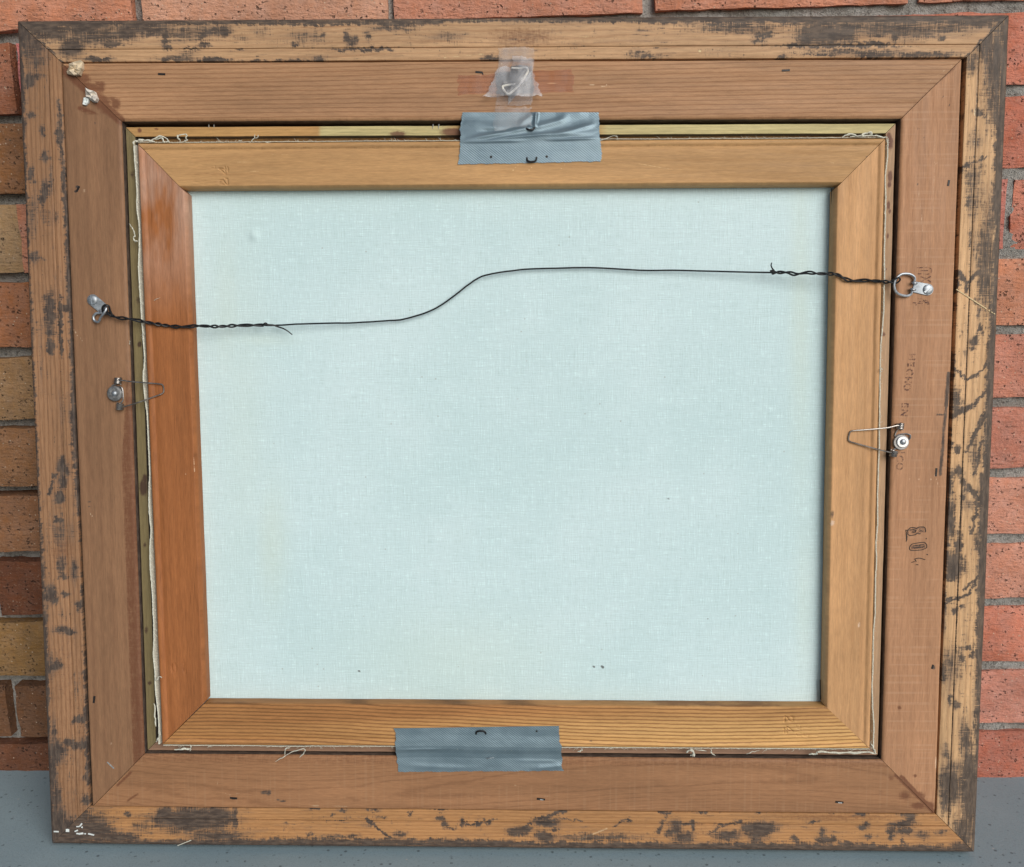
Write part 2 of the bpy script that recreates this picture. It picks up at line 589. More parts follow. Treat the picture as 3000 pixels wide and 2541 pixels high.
def ink_mat(name, colr, lo=0.42, hi=0.6, op=0.9):
    N = NT(name)
    tc = N.n('TexCoord').outputs['Object']
    tr = N.n('BsdfTransparent')
    nz = N.noise(tc, 420, 5, 0.7)
    N.set(Base_Color=colr, Roughness=0.7)
    mx = N.n('MixShader')
    N.put(mx.inputs[0], N.math('MULTIPLY', N.step(nz, lo, hi), op))
    N.t.links.new(tr.outputs[0], mx.inputs[1]); N.t.links.new(N.p.outputs[0], mx.inputs[2])
    N.t.links.new(mx.outputs[0], N.out.inputs[0])
    return N.m


M_BRICK, M_MORTAR, M_FLOOR, M_CANVAS, M_DUCT = brick_mat(), mortar_mat(), floor_mat(), canvas_mat(), duct_mat()
M_STEEL = simple("zinc_plated_steel", (0.38, 0.42, 0.46), 0.46, 0.8, 0.2, 500)
M_WASHER = simple("dull_grey_washer", (0.30, 0.30, 0.30), 0.42, 0.8, 0.25, 500)
M_WHITEWASH = simple("bright_zinc_washer", (0.70, 0.72, 0.75), 0.35, 0.7, 0.1, 500)
M_SPRING = simple("spring_wire_steel", (0.36, 0.34, 0.32), 0.38, 0.9, 0.25, 300)
M_WIRE = simple("black_picture_wire", (0.014, 0.016, 0.019), 0.45, 0.3, 0.4, 900, 0.2)
M_BLACK = simple("black_staple_and_recess", (0.012, 0.011, 0.012), 0.5, 0.2, 0.3, 600)
M_BRIGHT = simple("bright_staple_steel", (0.80, 0.82, 0.82), 0.25, 0.8, 0.1, 600)
M_THREAD = simple("raw_canvas_thread", (0.62, 0.62, 0.53), 0.9, 0, 0.2, 900)
M_GLUE = simple("dried_cream_glue", (0.60, 0.50, 0.36), 0.6, 0, 0.25, 160, 0.3)
M_FLAKE = simple("white_gesso_flake", (0.68, 0.64, 0.58), 0.75, 0, 0.25, 220, 0.4)
M_LINT = simple("white_plastic_flake", (0.72, 0.78, 0.78), 0.4, 0, 0.1, 300)
M_HOOKWHITE = simple("white_coated_wire", (0.72, 0.70, 0.64), 0.35, 0, 0.08, 400)
M_SPLINTER = simple("raw_pale_splinter", (0.66, 0.52, 0.30), 0.7, 0, 0.2, 500)
M_FILM = film_mat("clear_adhesive_film", (0.97, 0.97, 0.97), 0.09, 0.06)
M_FILM2 = film_mat("crumpled_clear_film", (0.95, 0.95, 0.96), 0.17, 0.11)
M_FILMRED = film_mat("old_clear_film_over_wood", (0.965, 0.89, 0.85), 0.03, 0.02)
M_INK = ink_mat("worn_black_ink", (0.03, 0.024, 0.022), 0.30, 0.46, 0.92)
M_INKPALE = ink_mat("faded_purple_ink", (0.14, 0.065, 0.055), 0.42, 0.62, 0.6)
M_INKGREY = ink_mat("thin_grey_ink", (0.12, 0.08, 0.07), 0.40, 0.66, 0.32)

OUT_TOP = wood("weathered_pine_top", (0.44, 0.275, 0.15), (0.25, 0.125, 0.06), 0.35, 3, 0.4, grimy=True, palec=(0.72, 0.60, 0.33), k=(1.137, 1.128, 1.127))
OUT_LEFT = wood("weathered_pine_left", (0.44, 0.275, 0.14), (0.24, 0.125, 0.055), 0.62, 4, 0.5, grimy=True, palec=(0.70, 0.56, 0.36), k=(0.723, 0.636, 0.660))  # same pine as the right rail, with the left side's dimmer light tinted in
OUT_RIGHT = wood("weathered_pine_right", (0.44, 0.275, 0.14), (0.24, 0.125, 0.055), 0.4, 3, 0.45, grimy=True, palec=(0.70, 0.56, 0.36), k=(1.479, 1.483, 1.522))  # lighter copy of the left rail's pine, brighter light tinted in
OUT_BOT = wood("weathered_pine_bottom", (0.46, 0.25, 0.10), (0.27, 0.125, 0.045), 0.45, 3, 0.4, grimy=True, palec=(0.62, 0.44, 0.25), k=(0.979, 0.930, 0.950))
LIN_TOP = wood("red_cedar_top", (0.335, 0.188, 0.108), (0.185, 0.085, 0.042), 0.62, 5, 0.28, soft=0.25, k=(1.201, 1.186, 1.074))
LIN_LEFT = wood("red_cedar_left", (0.335, 0.19, 0.108), (0.20, 0.10, 0.056), 0.22, 2, 0.28, soft=0.35, k=(0.746, 0.711, 0.666))  # cedar tinted darker to carry the dimmer light on the left
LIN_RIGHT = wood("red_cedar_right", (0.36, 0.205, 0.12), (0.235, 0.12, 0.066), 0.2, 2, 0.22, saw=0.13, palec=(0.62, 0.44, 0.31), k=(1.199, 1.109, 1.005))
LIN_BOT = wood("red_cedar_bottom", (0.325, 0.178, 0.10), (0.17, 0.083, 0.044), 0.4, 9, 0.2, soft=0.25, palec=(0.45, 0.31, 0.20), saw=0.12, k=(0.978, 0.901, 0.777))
SLIP_T = wood("pale_slip_wood", (0.40, 0.27, 0.125), (0.27, 0.165, 0.07), 0.25, 3, 0.3, tone2=(0.50, 0.43, 0.21, 1.0), redc=(0.11, 0.03, 0.022), k=(1.100, 0.946, 0.770))
SLIP_L = wood("olive_slip_wood", (0.19, 0.15, 0.07), (0.13, 0.095, 0.04), 0.25, 3, 0.3, redc=(0.04, 0.014, 0.012))
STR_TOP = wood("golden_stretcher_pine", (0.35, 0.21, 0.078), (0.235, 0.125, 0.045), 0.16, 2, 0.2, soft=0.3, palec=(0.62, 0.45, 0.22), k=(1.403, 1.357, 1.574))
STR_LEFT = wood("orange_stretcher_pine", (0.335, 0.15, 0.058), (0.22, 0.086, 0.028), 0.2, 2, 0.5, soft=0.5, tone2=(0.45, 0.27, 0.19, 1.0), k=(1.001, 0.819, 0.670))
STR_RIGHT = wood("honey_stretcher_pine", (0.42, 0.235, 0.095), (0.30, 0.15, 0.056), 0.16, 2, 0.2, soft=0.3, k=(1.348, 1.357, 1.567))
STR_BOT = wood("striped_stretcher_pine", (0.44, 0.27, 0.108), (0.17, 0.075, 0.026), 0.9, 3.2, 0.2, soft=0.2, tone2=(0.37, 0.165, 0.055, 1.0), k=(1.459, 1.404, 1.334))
M_MOULD = simple("dark_stained_moulding", (0.06, 0.045, 0.035), 0.6, 0, 0.3, 60)

# ---------------------------------------------------------------- floor


def floor_z(x, y):
    return OFF[2] - 0.6965 - 0.0219 * (x + 0.5) - 0.02 * y


fx = np.linspace(-3, 3, 61)
fy = np.linspace(-4.0, 0.05, 41)
fv = [(x, y, floor_z(x, y)) for x in fx for y in fy]
floor = mk("patio_floor", fv, grid_faces(61, 41), M_FLOOR)
tag(floor, "smooth grey painted concrete floor below the leaning frame", None, None, 'structure')

# ---------------------------------------------------------------- brick wall
JZ = np.array([-.002, -.070, -.1387, -.2077, -.2754, -.3419, -.407, -.471, -.5345, -.600, -.664, -.730])
PITCH, JT, ROW = 0.2206, 0.0092, 0.0672


def lin(r, g, b, k=1.0):
    f = lambda c: ((c / 255 + 0.055) / 1.055) ** 2.4 if c > 10 else c / 255 / 12.92
    return tuple(min(0.9, f(x) * k) for x in (r, g, b))


wall = bpy.data.objects.new("brick_wall", None)
wall.location = (0, 0, floor_z(0, 0))
link(wall)
tag(wall, "orange and brown brick wall with grey mortar behind the leaning frame", "wall")
wbase = np.array([0, 0, floor_z(0, 0)])


def brick_mesh(seed, h, wd):
    r = np.random.default_rng(seed)
    nx, nz = 23, 7
    xs = np.linspace(-wd / 2, wd / 2, nx)
    zs = np.linspace(-h / 2, h / 2, nz)
    G = np.zeros((nx, nz, 3))
    for i, x in enumerate(xs):
        for j, z in enumerate(zs):
            e = (i in (0, nx - 1)) + (j in (0, nz - 1))
            dx = 0.0016 * (vnoise(z * 60, seed * 3.1 + i, seed) - 0.5) if i in (0, nx - 1) else 0
            dz = 0.0018 * (vnoise(x * 45, seed * 5.3 + j, seed + 2) - 0.5) + r.normal(0, 0.0002) if j in (0, nz - 1) else 0
            y = r.normal(0, 0.0004) + (0.0013 * (e > 0))
            if e == 1 and r.random() < 0.06:
                y += 0.0015
            G[i, j] = (x + dx, y, z + dz)
    # rim ring slightly inside gives a worn, rounded arris
    v = list(G.reshape(-1, 3))
    f = grid_faces(nx, nz)
    n = len(v)
    rim = [i * nz for i in range(nx)] + [(nx - 1) * nz + j for j in range(1, nz)] + \
          [i * nz + nz - 1 for i in range(nx - 2, -1, -1)] + [j for j in range(nz - 2, 0, -1)]
    for k in rim:
        p = v[k].copy(); p[1] = 0.06
        v.append(p)
    L = len(rim)
    for k in range(L):
        a, b = rim[k], rim[(k + 1) % L]
        f.append((b, a, n + k, n + (k + 1) % L))
    me = bpy.data.meshes.new("brick")
    me.from_pydata([tuple(map(float, q)) for q in v], [], f)
    me.polygons.foreach_set('use_smooth', [True] * len(me.polygons))
    me.set_sharp_from_angle(angle=math.radians(50))
    me.materials.append(M_BRICK)
    return me


bmeshes = [brick_mesh(s, 0.0575, PITCH - JT) for s in range(6)]
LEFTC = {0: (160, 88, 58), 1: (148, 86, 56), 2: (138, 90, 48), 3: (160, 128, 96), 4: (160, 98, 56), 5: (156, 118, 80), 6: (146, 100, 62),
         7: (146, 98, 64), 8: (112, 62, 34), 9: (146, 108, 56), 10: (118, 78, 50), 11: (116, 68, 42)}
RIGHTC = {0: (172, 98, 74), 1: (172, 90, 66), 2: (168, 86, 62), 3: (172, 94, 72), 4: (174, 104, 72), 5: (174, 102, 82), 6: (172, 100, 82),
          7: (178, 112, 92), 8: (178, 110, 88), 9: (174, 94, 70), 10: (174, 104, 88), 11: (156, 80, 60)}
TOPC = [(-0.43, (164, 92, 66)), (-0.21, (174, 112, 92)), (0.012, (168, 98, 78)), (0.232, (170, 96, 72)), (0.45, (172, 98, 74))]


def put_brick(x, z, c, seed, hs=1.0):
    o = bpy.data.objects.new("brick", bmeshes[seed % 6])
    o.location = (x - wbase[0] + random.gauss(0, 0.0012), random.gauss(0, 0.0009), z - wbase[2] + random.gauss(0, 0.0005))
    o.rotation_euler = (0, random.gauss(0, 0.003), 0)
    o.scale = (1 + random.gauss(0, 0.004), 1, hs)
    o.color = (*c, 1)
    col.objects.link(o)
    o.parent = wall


rest = MB()
seed = 0
rows = []
for r in range(-4, 12):
    if r <= 0:
        zb = JZ[0] + (-r) * ROW
        zt = zb + ROW
    else:
        zt, zb = JZ[r - 1], JZ[r]
    rows.append((r, zb + OFF[2], zt + OFF[2]))
for r, zb, zt in rows:
    shift = (-0.319 if r % 2 == 0 else -0.319 + PITCH / 2) + (0.03 if r >= 8 and r % 2 == 0 else (-0.016 if r == 3 else (0.045 if r > 3 and r % 2 else random.gauss(0, 0.003))))
    for k in range(-3, 7):
        cx = shift + (k - 0.5) * PITCH
        seed += 1
        if r <= 0:
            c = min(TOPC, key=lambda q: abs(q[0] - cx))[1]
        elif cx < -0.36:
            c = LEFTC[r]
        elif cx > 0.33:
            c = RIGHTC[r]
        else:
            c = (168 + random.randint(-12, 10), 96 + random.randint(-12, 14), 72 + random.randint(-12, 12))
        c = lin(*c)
        c = tuple(a * b for a, b in zip(c, (1.50, 1.76, 1.45) if r <= 0 else ((1.0, 0.95, 0.70) if cx < -0.36 else (1.40, 1.44, 1.24))))  # left bricks tinted darker for the shade there, beyond their own brown
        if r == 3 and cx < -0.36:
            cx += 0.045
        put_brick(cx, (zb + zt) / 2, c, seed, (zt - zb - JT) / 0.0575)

# the wall goes on beyond the picture: joined, still real bricks
ebm = bmeshes[0]
ev = np.array([v.co[:] for v in ebm.vertices]); ef = [tuple(p.vertices) for p in ebm.polygons]
big_v, big_f = [], []


def far_brick(cx, z, hs):
    n = len(big_v)
    bx = boxv(-0.1055, 0.1055, 0.0015, 0.06, -0.0285 * hs, 0.0285 * hs)
    big_v.extend([(p[0] + cx - wbase[0], p[1], p[2] + z - wbase[2]) for p in bx[0]])
    big_f.extend([tuple(i + n for i in q) for q in bx[1]])


for r in range(-22, 12):
    if r <= 0:
        zb = JZ[0] + (-r) * ROW; zt = zb + ROW
    else:
        zt, zb = JZ[r - 1], JZ[r]
    sh = -0.319 + (PITCH / 2 if r % 2 else 0)
    for k in range(-12, 16):
        if -4 <= r and -3 <= k < 7:
            continue
        far_brick(sh + (k - 0.5) * PITCH + random.gauss(0, 0.002), (zb + zt) / 2 + OFF[2], (zt - zb - JT) / 0.0575)
fo = mk("outlying_brickwork", big_v, big_f, M_BRICK, wall)
fo.color = (*lin(168, 98, 66), 1)
fo['kind'] = 'stuff'

# mortar bed, raked out and uneven: deeper on the left, nearly flush on the right
mx = np.arange(-1.0, 1.2, 0.006)
mz = np.arange(-0.74, 0.35, 0.0035)
X, Z = np.meshgrid(mx, mz, indexing='ij')
dep = np.interp(X, [-0.5, -0.36, -0.2, 0.2, 0.45], [0.0150, 0.0140, 0.008, 0.0065, 0.0050])
dep = dep + (fbm(X * 60, Z * 60, 3, 4) - 0.5) * 0.007 + (fbm(X * 300, Z * 300, 9, 2) - 0.5) * 0.003
dep += np.where((X < -0.3) & (np.abs(Z - JZ[6]) < 0.012), 0.010, 0)
mv = np.stack([X - wbase[0], np.maximum(dep, 0.0012), Z + OFF[2] - wbase[2]], -1).reshape(-1, 3)
mo = mk("mortar", mv, grid_faces(len(mx), len(mz)), M_MORTAR, wall)
bv, bf = boxv(-3.1, 3.5, 0.0075, 0.12, OFF[2] - 0.78 - wbase[2], OFF[2] + 1.56 - wbase[2])
# ring of plain mortar round the detailed bed
for nm, x0, x1, z0, z1 in (("mortar", -3.1, -1.0, -0.78, 1.56), ("mortar", 1.19, 3.5, -0.78, 1.56), ("mortar", -1.0, 1.19, 0.345, 1.56)):
    bv, bf = boxv(x0, x1, 0.008, 0.12, OFF[2] + z0 - wbase[2], OFF[2] + z1 - wbase[2])
    mk(nm, bv, bf, M_MORTAR, wall, smooth=False)

# ---------------------------------------------------------------- wooden rails
SIDES = ('top', 'right', 'bottom', 'left')


def rail(name, parent, A, B, b, a, prof, mat, step=0.001, ringf=None, dark=None, red=None, pale=None, tone=None,
         press=None, fine=None, gap=0.00025, wav=0.00018, seed=0, walls=None):
    """A-B outer edge, a-b inner edge (frame coordinates); prof: closed list of (t across 0..1 or offset tuple, w)"""
    A, B, a, b = [np.asarray(x, float)[:2] for x in (A, B, a, b)]
    L = np.linalg.norm(B - A)
    ss = np.arange(0, L, step)
    if fine:
        f0, f1, fs = fine
        ss = np.concatenate([ss[(ss < f0)], np.arange(f0, f1, fs), ss[ss > f1]])
    ss = np.concatenate([ss, [L]]) / L
    g = gap / L
    ss = g + ss * (1 - 2 * g)
    wid = abs(np.cross(B - A, a - A)) / L
    P = np.array(prof, float)
    T, Wp = P[:, 0], P[:, 1]
    nS, nT = len(ss), len(T)
    e0 = A[None] * (1 - ss[:, None]) + B[None] * ss[:, None]
    e1 = a[None] * (1 - ss[:, None]) + b[None] * ss[:, None]
    uv = e0[:, None] * (1 - T[None, :, None]) + e1[:, None] * T[None, :, None]
    along = ss[:, None] * L + 0 * T[None]
    across = T[None] * wid + 0 * ss[:, None]
    nrm = (a + b - A - B); nrm = nrm / np.linalg.norm(nrm)
    wv = (fbm(along * 40 + seed, across * 8, seed + 5, 3) - 0.5) * 2 * wav
    uv = uv + wv[..., None] * nrm
    w = Wp[None] + 0 * ss[:, None] + (fbm(along * 25, across * 50, seed + 31, 3) - 0.5) * 0.0003
    V = np.concatenate([uv, w[..., None]], -1).reshape(-1, 3)
    C = chart(V)
    face = (Wp > Wp.max() - 0.0022)
    if press is not None:
        V[:, 2] -= press(C) * np.tile(face, nS)
    fs = []
    for i in range(nS - 1):
        for j in range(nT):
            k = (j + 1) % nT
            fs.append((i * nT + j, (i + 1) * nT + j, (i + 1) * nT + k, i * nT + k))
    fs.append(tuple(range(nT)))
    fs.append(tuple((nS - 1) * nT + j for j in range(nT))[::-1])
    o = fmk(name, V, fs, mat, parent, angle=40)
    dv = (B - A) / L
    nv_ = np.array([-dv[1], dv[0]])
    if nv_ @ (a - A) < 0:
        nv_ = -nv_
    al = (V[:, :2] - A) @ dv
    ac = (V[:, :2] - A) @ nv_
    attr(o, 'gc', np.stack([al, ac + V[:, 2] * 0.7, np.full(len(al), seed * 3.7)], 1), 'FLOAT_VECTOR')
    attr(o, 'ring', ringf(al, ac) if ringf else ac / 0.004)
    for nm, fn in (('dark', dark), ('red', red), ('pale', pale), ('tone', tone)):
        val = fn(C, al, ac) if fn else np.zeros(len(al))
        if nm == 'dark' and walls:
            tt = np.tile(T, nS)
            val = np.where((tt >= walls[0]) & (V[:, 2] < walls[1]) & (tt <= walls[2]), 1.6, val)  # near-black gap walls make the gaps read dark; slip wall's shade is painted
        attr(o, nm, val)
    return o


def corners(q, w):
    return [at(*p, w) for p in q]


def sides(outer, inner):
    o, i = outer, inner   # TL TR BR BL
    return {'top': (o[0], o[1], i[1], i[0]), 'right': (o[1], o[2], i[2], i[1]),
            'bottom': (o[2], o[3], i[3], i[2]), 'left': (o[3], o[0], i[0], i[3])}


M_REBATE = simple("near_black_rebate", (0.022, 0.013, 0.011), 0.8, 0, 0.3, 120)  # near-black so the gaps between the parts read as black


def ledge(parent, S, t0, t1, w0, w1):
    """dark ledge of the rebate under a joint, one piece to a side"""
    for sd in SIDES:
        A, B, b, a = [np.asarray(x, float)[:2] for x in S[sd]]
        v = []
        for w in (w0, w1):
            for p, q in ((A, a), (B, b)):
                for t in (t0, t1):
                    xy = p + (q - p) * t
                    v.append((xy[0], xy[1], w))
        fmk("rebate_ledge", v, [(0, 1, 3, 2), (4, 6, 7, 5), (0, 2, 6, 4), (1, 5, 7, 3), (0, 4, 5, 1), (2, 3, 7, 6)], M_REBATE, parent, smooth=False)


frame = thing("picture_frame", (0, -0.345, 0), "large worn wooden picture frame leaning face to the brick wall, back showing", "picture frame")

# --- outer frame: scraped pine with remains of dark paint
oc = corners([(49, 60), (2959, 42), (2857, 2499), (150, 2474)], 0)
oi = corners([(180, 183), (2832, 168), (2743, 2386), (262, 2363)], 0)
OS = sides(oc, oi)
face = [(0.0, -0.0022), (0.012, -0.0010), (0.035, -0.0003), (0.07, 0)] + [(t, 0.0) for t in np.linspace(0.09, 0.665, 22)] + \
       [(0.685, -0.0002), (0.695, -0.0013), (0.705, -0.0002)] + [(t, 0.0) for t in np.linspace(0.73, 0.97, 10)] + [(0.99, -0.0002), (1.0, -0.0009)]
outer_prof = face + [(1.0, -0.030), (0.85, -0.046), (0.35, -0.052), (0.06, -0.040), (0.0, -0.022)]

D_TOP_B = [(440, 88, 70, 20, .9), (560, 100, 120, 26, .55), (650, 92, 30, 18, .8), (300, 100, 120, 30, .6), (520, 172, 60, 9, .7), (2600, 85, 200, 26, .6), (2150, 80, 120, 14, .6), (372, 95, 34, 22), (330, 128, 28, 9), (410, 80, 26, 14), (208, 140, 30, 26, .8), (140, 95, 70, 26, .75), (250, 85, 60, 14, .8), (120, 75, 60, 14),
           (482, 115, 9, 34, .95), (610, 95, 22, 16, .85), (598, 133, 20, 7), (290, 174, 40, 6, .9), (482, 174, 9, 8), (630, 177, 45, 6), (490, 140, 10, 5),
           (560, 143, 25, 3), (705, 146, 9, 3), (540, 160, 60, 12, .42), (1016, 110, 8, 22, .8), (1032, 122, 18, 14, .75), (947, 105, 6, 10, .8), (865, 130, 10, 6, .9), (1078, 105, 10, 14, .7),
           (795, 181, 100, 4), (931, 178, 14, 9), (1040, 146, 60, 3), (1110, 144, 40, 4), (1150, 82, 70, 9, .65), (1440, 173, 26, 10, .9), (900, 110, 70, 26, .38),
           (1900, 166, 60, 8, .6), (1870, 156, 30, 5, .7), (2420, 100, 75, 26, 1), (2360, 118, 22, 16), (2330, 135, 24, 5), (2480, 92, 28, 20), (2230, 104, 24, 7, .9), (2220, 122, 18, 5),
           (2250, 95, 9, 4), (2460, 134, 150, 4), (2560, 130, 50, 6, .9), (2500, 152, 120, 6, .72), (2560, 162, 60, 6, .9), (2720, 160, 95, 8, .8), (2290, 169, 14, 6), (2400, 162, 60, 3, .8),
           (2680, 95, 110, 22, .55), (2790, 80, 60, 16, .62), (2870, 70, 50, 14, .72), (2620, 105, 12, 16, .8), (2760, 110, 10, 9, .8), (2945, 50, 10, 14),
           (700, 110, 50, 20, .36), (1300, 110, 60, 20, .3), (760, 95, 40, 18, .4)]
D_TOP_S = [(60, 68, 300, 70, 13, .95), (300, 66, 900, 66, 8, .85), (900, 66, 1300, 66, 7, .8), (1300, 64, 1560, 60, 4, .7), (1560, 60, 1900, 60, 5, .75), (1900, 58, 2300, 56, 9, .9), (2300, 56, 2950, 52, 14, .9),
           (580, 115, 632, 82, 4), (590, 110, 610, 92, 7), (62, 62, 180, 183, 4, .9), (2950, 48, 2832, 168, 4, .85)]
P_TOP = ([(2010, 177, 110, 2.2), (1575, 58, 14, 2.5), (1790, 57, 14, 3), (1850, 57, 30, 2.5), (1998, 54, 12, 3), (1720, 108, 60, 8, .5), (1640, 100, 30, 7, .45), (1390, 60, 40, 2, .8), (2050, 150, 5, 3)], [(1300, 170, 1420, 158, 2, .6)])


def flecks(C, horiz, seed, amt=1.0):
    """many small leftover flecks of paint, drawn out along the grain and across it where the scraper chattered"""
    a, b = (C[:, 0], C[:, 1]) if horiz else (C[:, 1], C[:, 0])
    n1 = fbm(a / 26, b / 2.6, seed, 3); n2 = fbm(a / 2.6, b / 18, seed + 5, 3)
    zone = fbm(a / 90, b / 22, seed + 9, 3); z2 = fbm(a / 60, b / 30, seed + 13, 3)
    f = np.clip((n1 - 0.60) * 5, 0, 1) * np.clip((zone - 0.44) * 6, 0, 1)
    g = np.clip((n2 - 0.58) * 5, 0, 1) * np.clip((z2 - 0.52) * 6, 0, 1)
    return amt * np.maximum(f, 0.9 * g)


def d_top(C, al, ac):
    edge = 0.78 * np.exp(-(ac / 0.004) ** 2)
    return np.maximum(np.maximum(blobs(C, D_TOP_B, D_TOP_S, 11), edge), flecks(C, True, 401, 0.38)) + 0.30 * (fbm(C[:, 0] / 240, C[:, 1] / 60, 3) - 0.4) + 0.12


def r_out(T, sd, slope=0.0, amp=0.004):
    return lambda x, y: (y + amp * (fbm(x * 6, y * 30, sd, 3) - 0.5) + slope * x) / T


rail("outer_rail", frame, *OS['top'], outer_prof, walls=(0.97, -0.0012, 1.3), mat=OUT_TOP, seed=1, dark=d_top, ringf=r_out(0.0042, 11, 0.0, 0.012),
     red=lambda C, a, c: 0.55 * blobs(C, [(1530, 110, 140, 40), (1250, 120, 60, 25, .6), (1850, 100, 90, 14, .5)]), pale=lambda C, a, c: blobs(C, *P_TOP))

D_R_B = [(2888, 760, 30, 140, .60), (2855, 560, 26, 90, .5), (2800, 1180, 14, 40, .8), (2785, 1520, 12, 60, .7), (2850, 1330, 16, 60, .5), (2790, 1950, 26, 60, .5), (2920, 200, 34, 150, .82), (2890, 130, 40, 50, .62), (2848, 185, 18, 36, .62), (2915, 300, 24, 90, .7), (2870, 330, 16, 8, .8), (2905, 655, 18, 46, .55), (2855, 1001, 13, 12, .95), (2851, 1020, 8, 5), (2871, 965, 5, 14, .9), (2867, 920, 6, 12, .8),
         (2862, 880, 10, 16, .5), (2786, 1068, 9, 40, 1), (2807, 1316, 8, 9), (2809, 1381, 13, 14), (2830, 1438, 7, 7), (2820, 1458, 7, 6), (2840, 1478, 22, 14, .5),
         (2797, 1655, 26, 34, .95), (2809, 1600, 8, 36, .85), (2790, 1690, 22, 12, .9), (2780, 1300, 7, 60, .8), (2784, 1420, 8, 40, .75), (2777, 1500, 6, 50, .7), (2772, 1620, 8, 60, .7), (2763, 1780, 9, 60, .8), (2815, 1778, 8, 7), (2796, 1788, 6, 8),
         (2763, 1969, 12, 24, .9), (2832, 1900, 14, 7, .9), (2818, 1928, 12, 7, .8), (2850, 1920, 7, 10, .8), (2803, 2068, 8, 12, .8), (2784, 2050, 6, 14, .8), (2770, 2200, 14, 26, .5), (2830, 2170, 22, 60, .6),
         (2845, 2320, 30, 140, .85), (2790, 2300, 40, 55, .85), (2800, 2250, 30, 24, .6), (2825, 2440, 30, 60, .75), (2770, 2340, 20, 40, .75), (2870, 500, 12, 60, .4), (2860, 420, 20, 30, .4), (2838, 590, 6, 20, .6), (2842, 700, 6, 30, .55), (2860, 1590, 6, 20, .7)]
D_R_S = [(2948, 80, 2935, 340, 18, .8), (2930, 340, 2918, 640, 12, .9), (2926, 620, 2915, 800, 8, .9), (2915, 800, 2905, 1000, 6, .85), (2905, 1000, 2885, 1480, 9, .85), (2885, 1400, 2876, 1900, 14, .85), (2876, 1900, 2866, 2150, 14, .85),
         (2832, 831, 2801, 793, 5), (2832, 831, 2875, 789, 5), (2832, 831, 2832, 850, 6), (2794, 1078, 2832, 1113, 3.5), (2832, 1113, 2863, 1097, 3.5), (2863, 1097, 2896, 1060, 3), (2894, 1140, 2848, 1190, 4), (2848, 1190, 2790, 1217, 7), (2886, 1217, 2850, 1285, 4),
         (2882, 1208, 2832, 1323, 4), (2878, 1289, 2853, 1393, 4), (2817, 1408, 2871, 1462, 6.5), (2863, 1470, 2845, 1560, 4), (2867, 1682, 2840, 1740, 3), (2840, 1740, 2771, 1760, 4), (2850, 1700, 2825, 1725, 3),
         (2886, 462, 2825, 490, 3, .8), (2830, 480, 2822, 498, 4, .8), (2868, 330, 2890, 345, 3, .8), (2801, 793, 2806, 850, 4, .8), (2856, 60, 2838, 160, 3, .0)]


def groove_line(c0, w, s):
    return lambda ac, wid: s * np.exp(-((ac / wid - c0) / w) ** 2)


def d_right(C, al, ac):
    f = np.maximum(blobs(C, D_R_B, D_R_S, 11), flecks(C, False, 421, 0.38))
    wid = ac.max()
    f = np.maximum(f, 0.62 * np.exp(-((ac / 0.0338 - 0.695) / 0.02) ** 2))
    f = np.maximum(f, 0.85 * np.exp(-(ac / 0.0055) ** 2))
    return f + 0.30 * (fbm(C[:, 0] / 40, C[:, 1] / 260, 5) - 0.4) + 0.12


rail("outer_rail", frame, *OS['right'], outer_prof, walls=(0.97, -0.0012, 1.3), mat=OUT_RIGHT, seed=2, dark=d_right, ringf=r_out(0.0046, 12, 0.0, 0.01),
     red=lambda C, a, c: 0.5 * blobs(C, [(2900, 200, 50, 200), (2895, 620, 30, 160, .9), (2890, 900, 25, 120, .6)]), pale=lambda C, a, c: blobs(C, [(2856, 330, 3, 16, .8), (2855, 420, 3, 24, .7), (2740, 2240, 3, 20)], []))

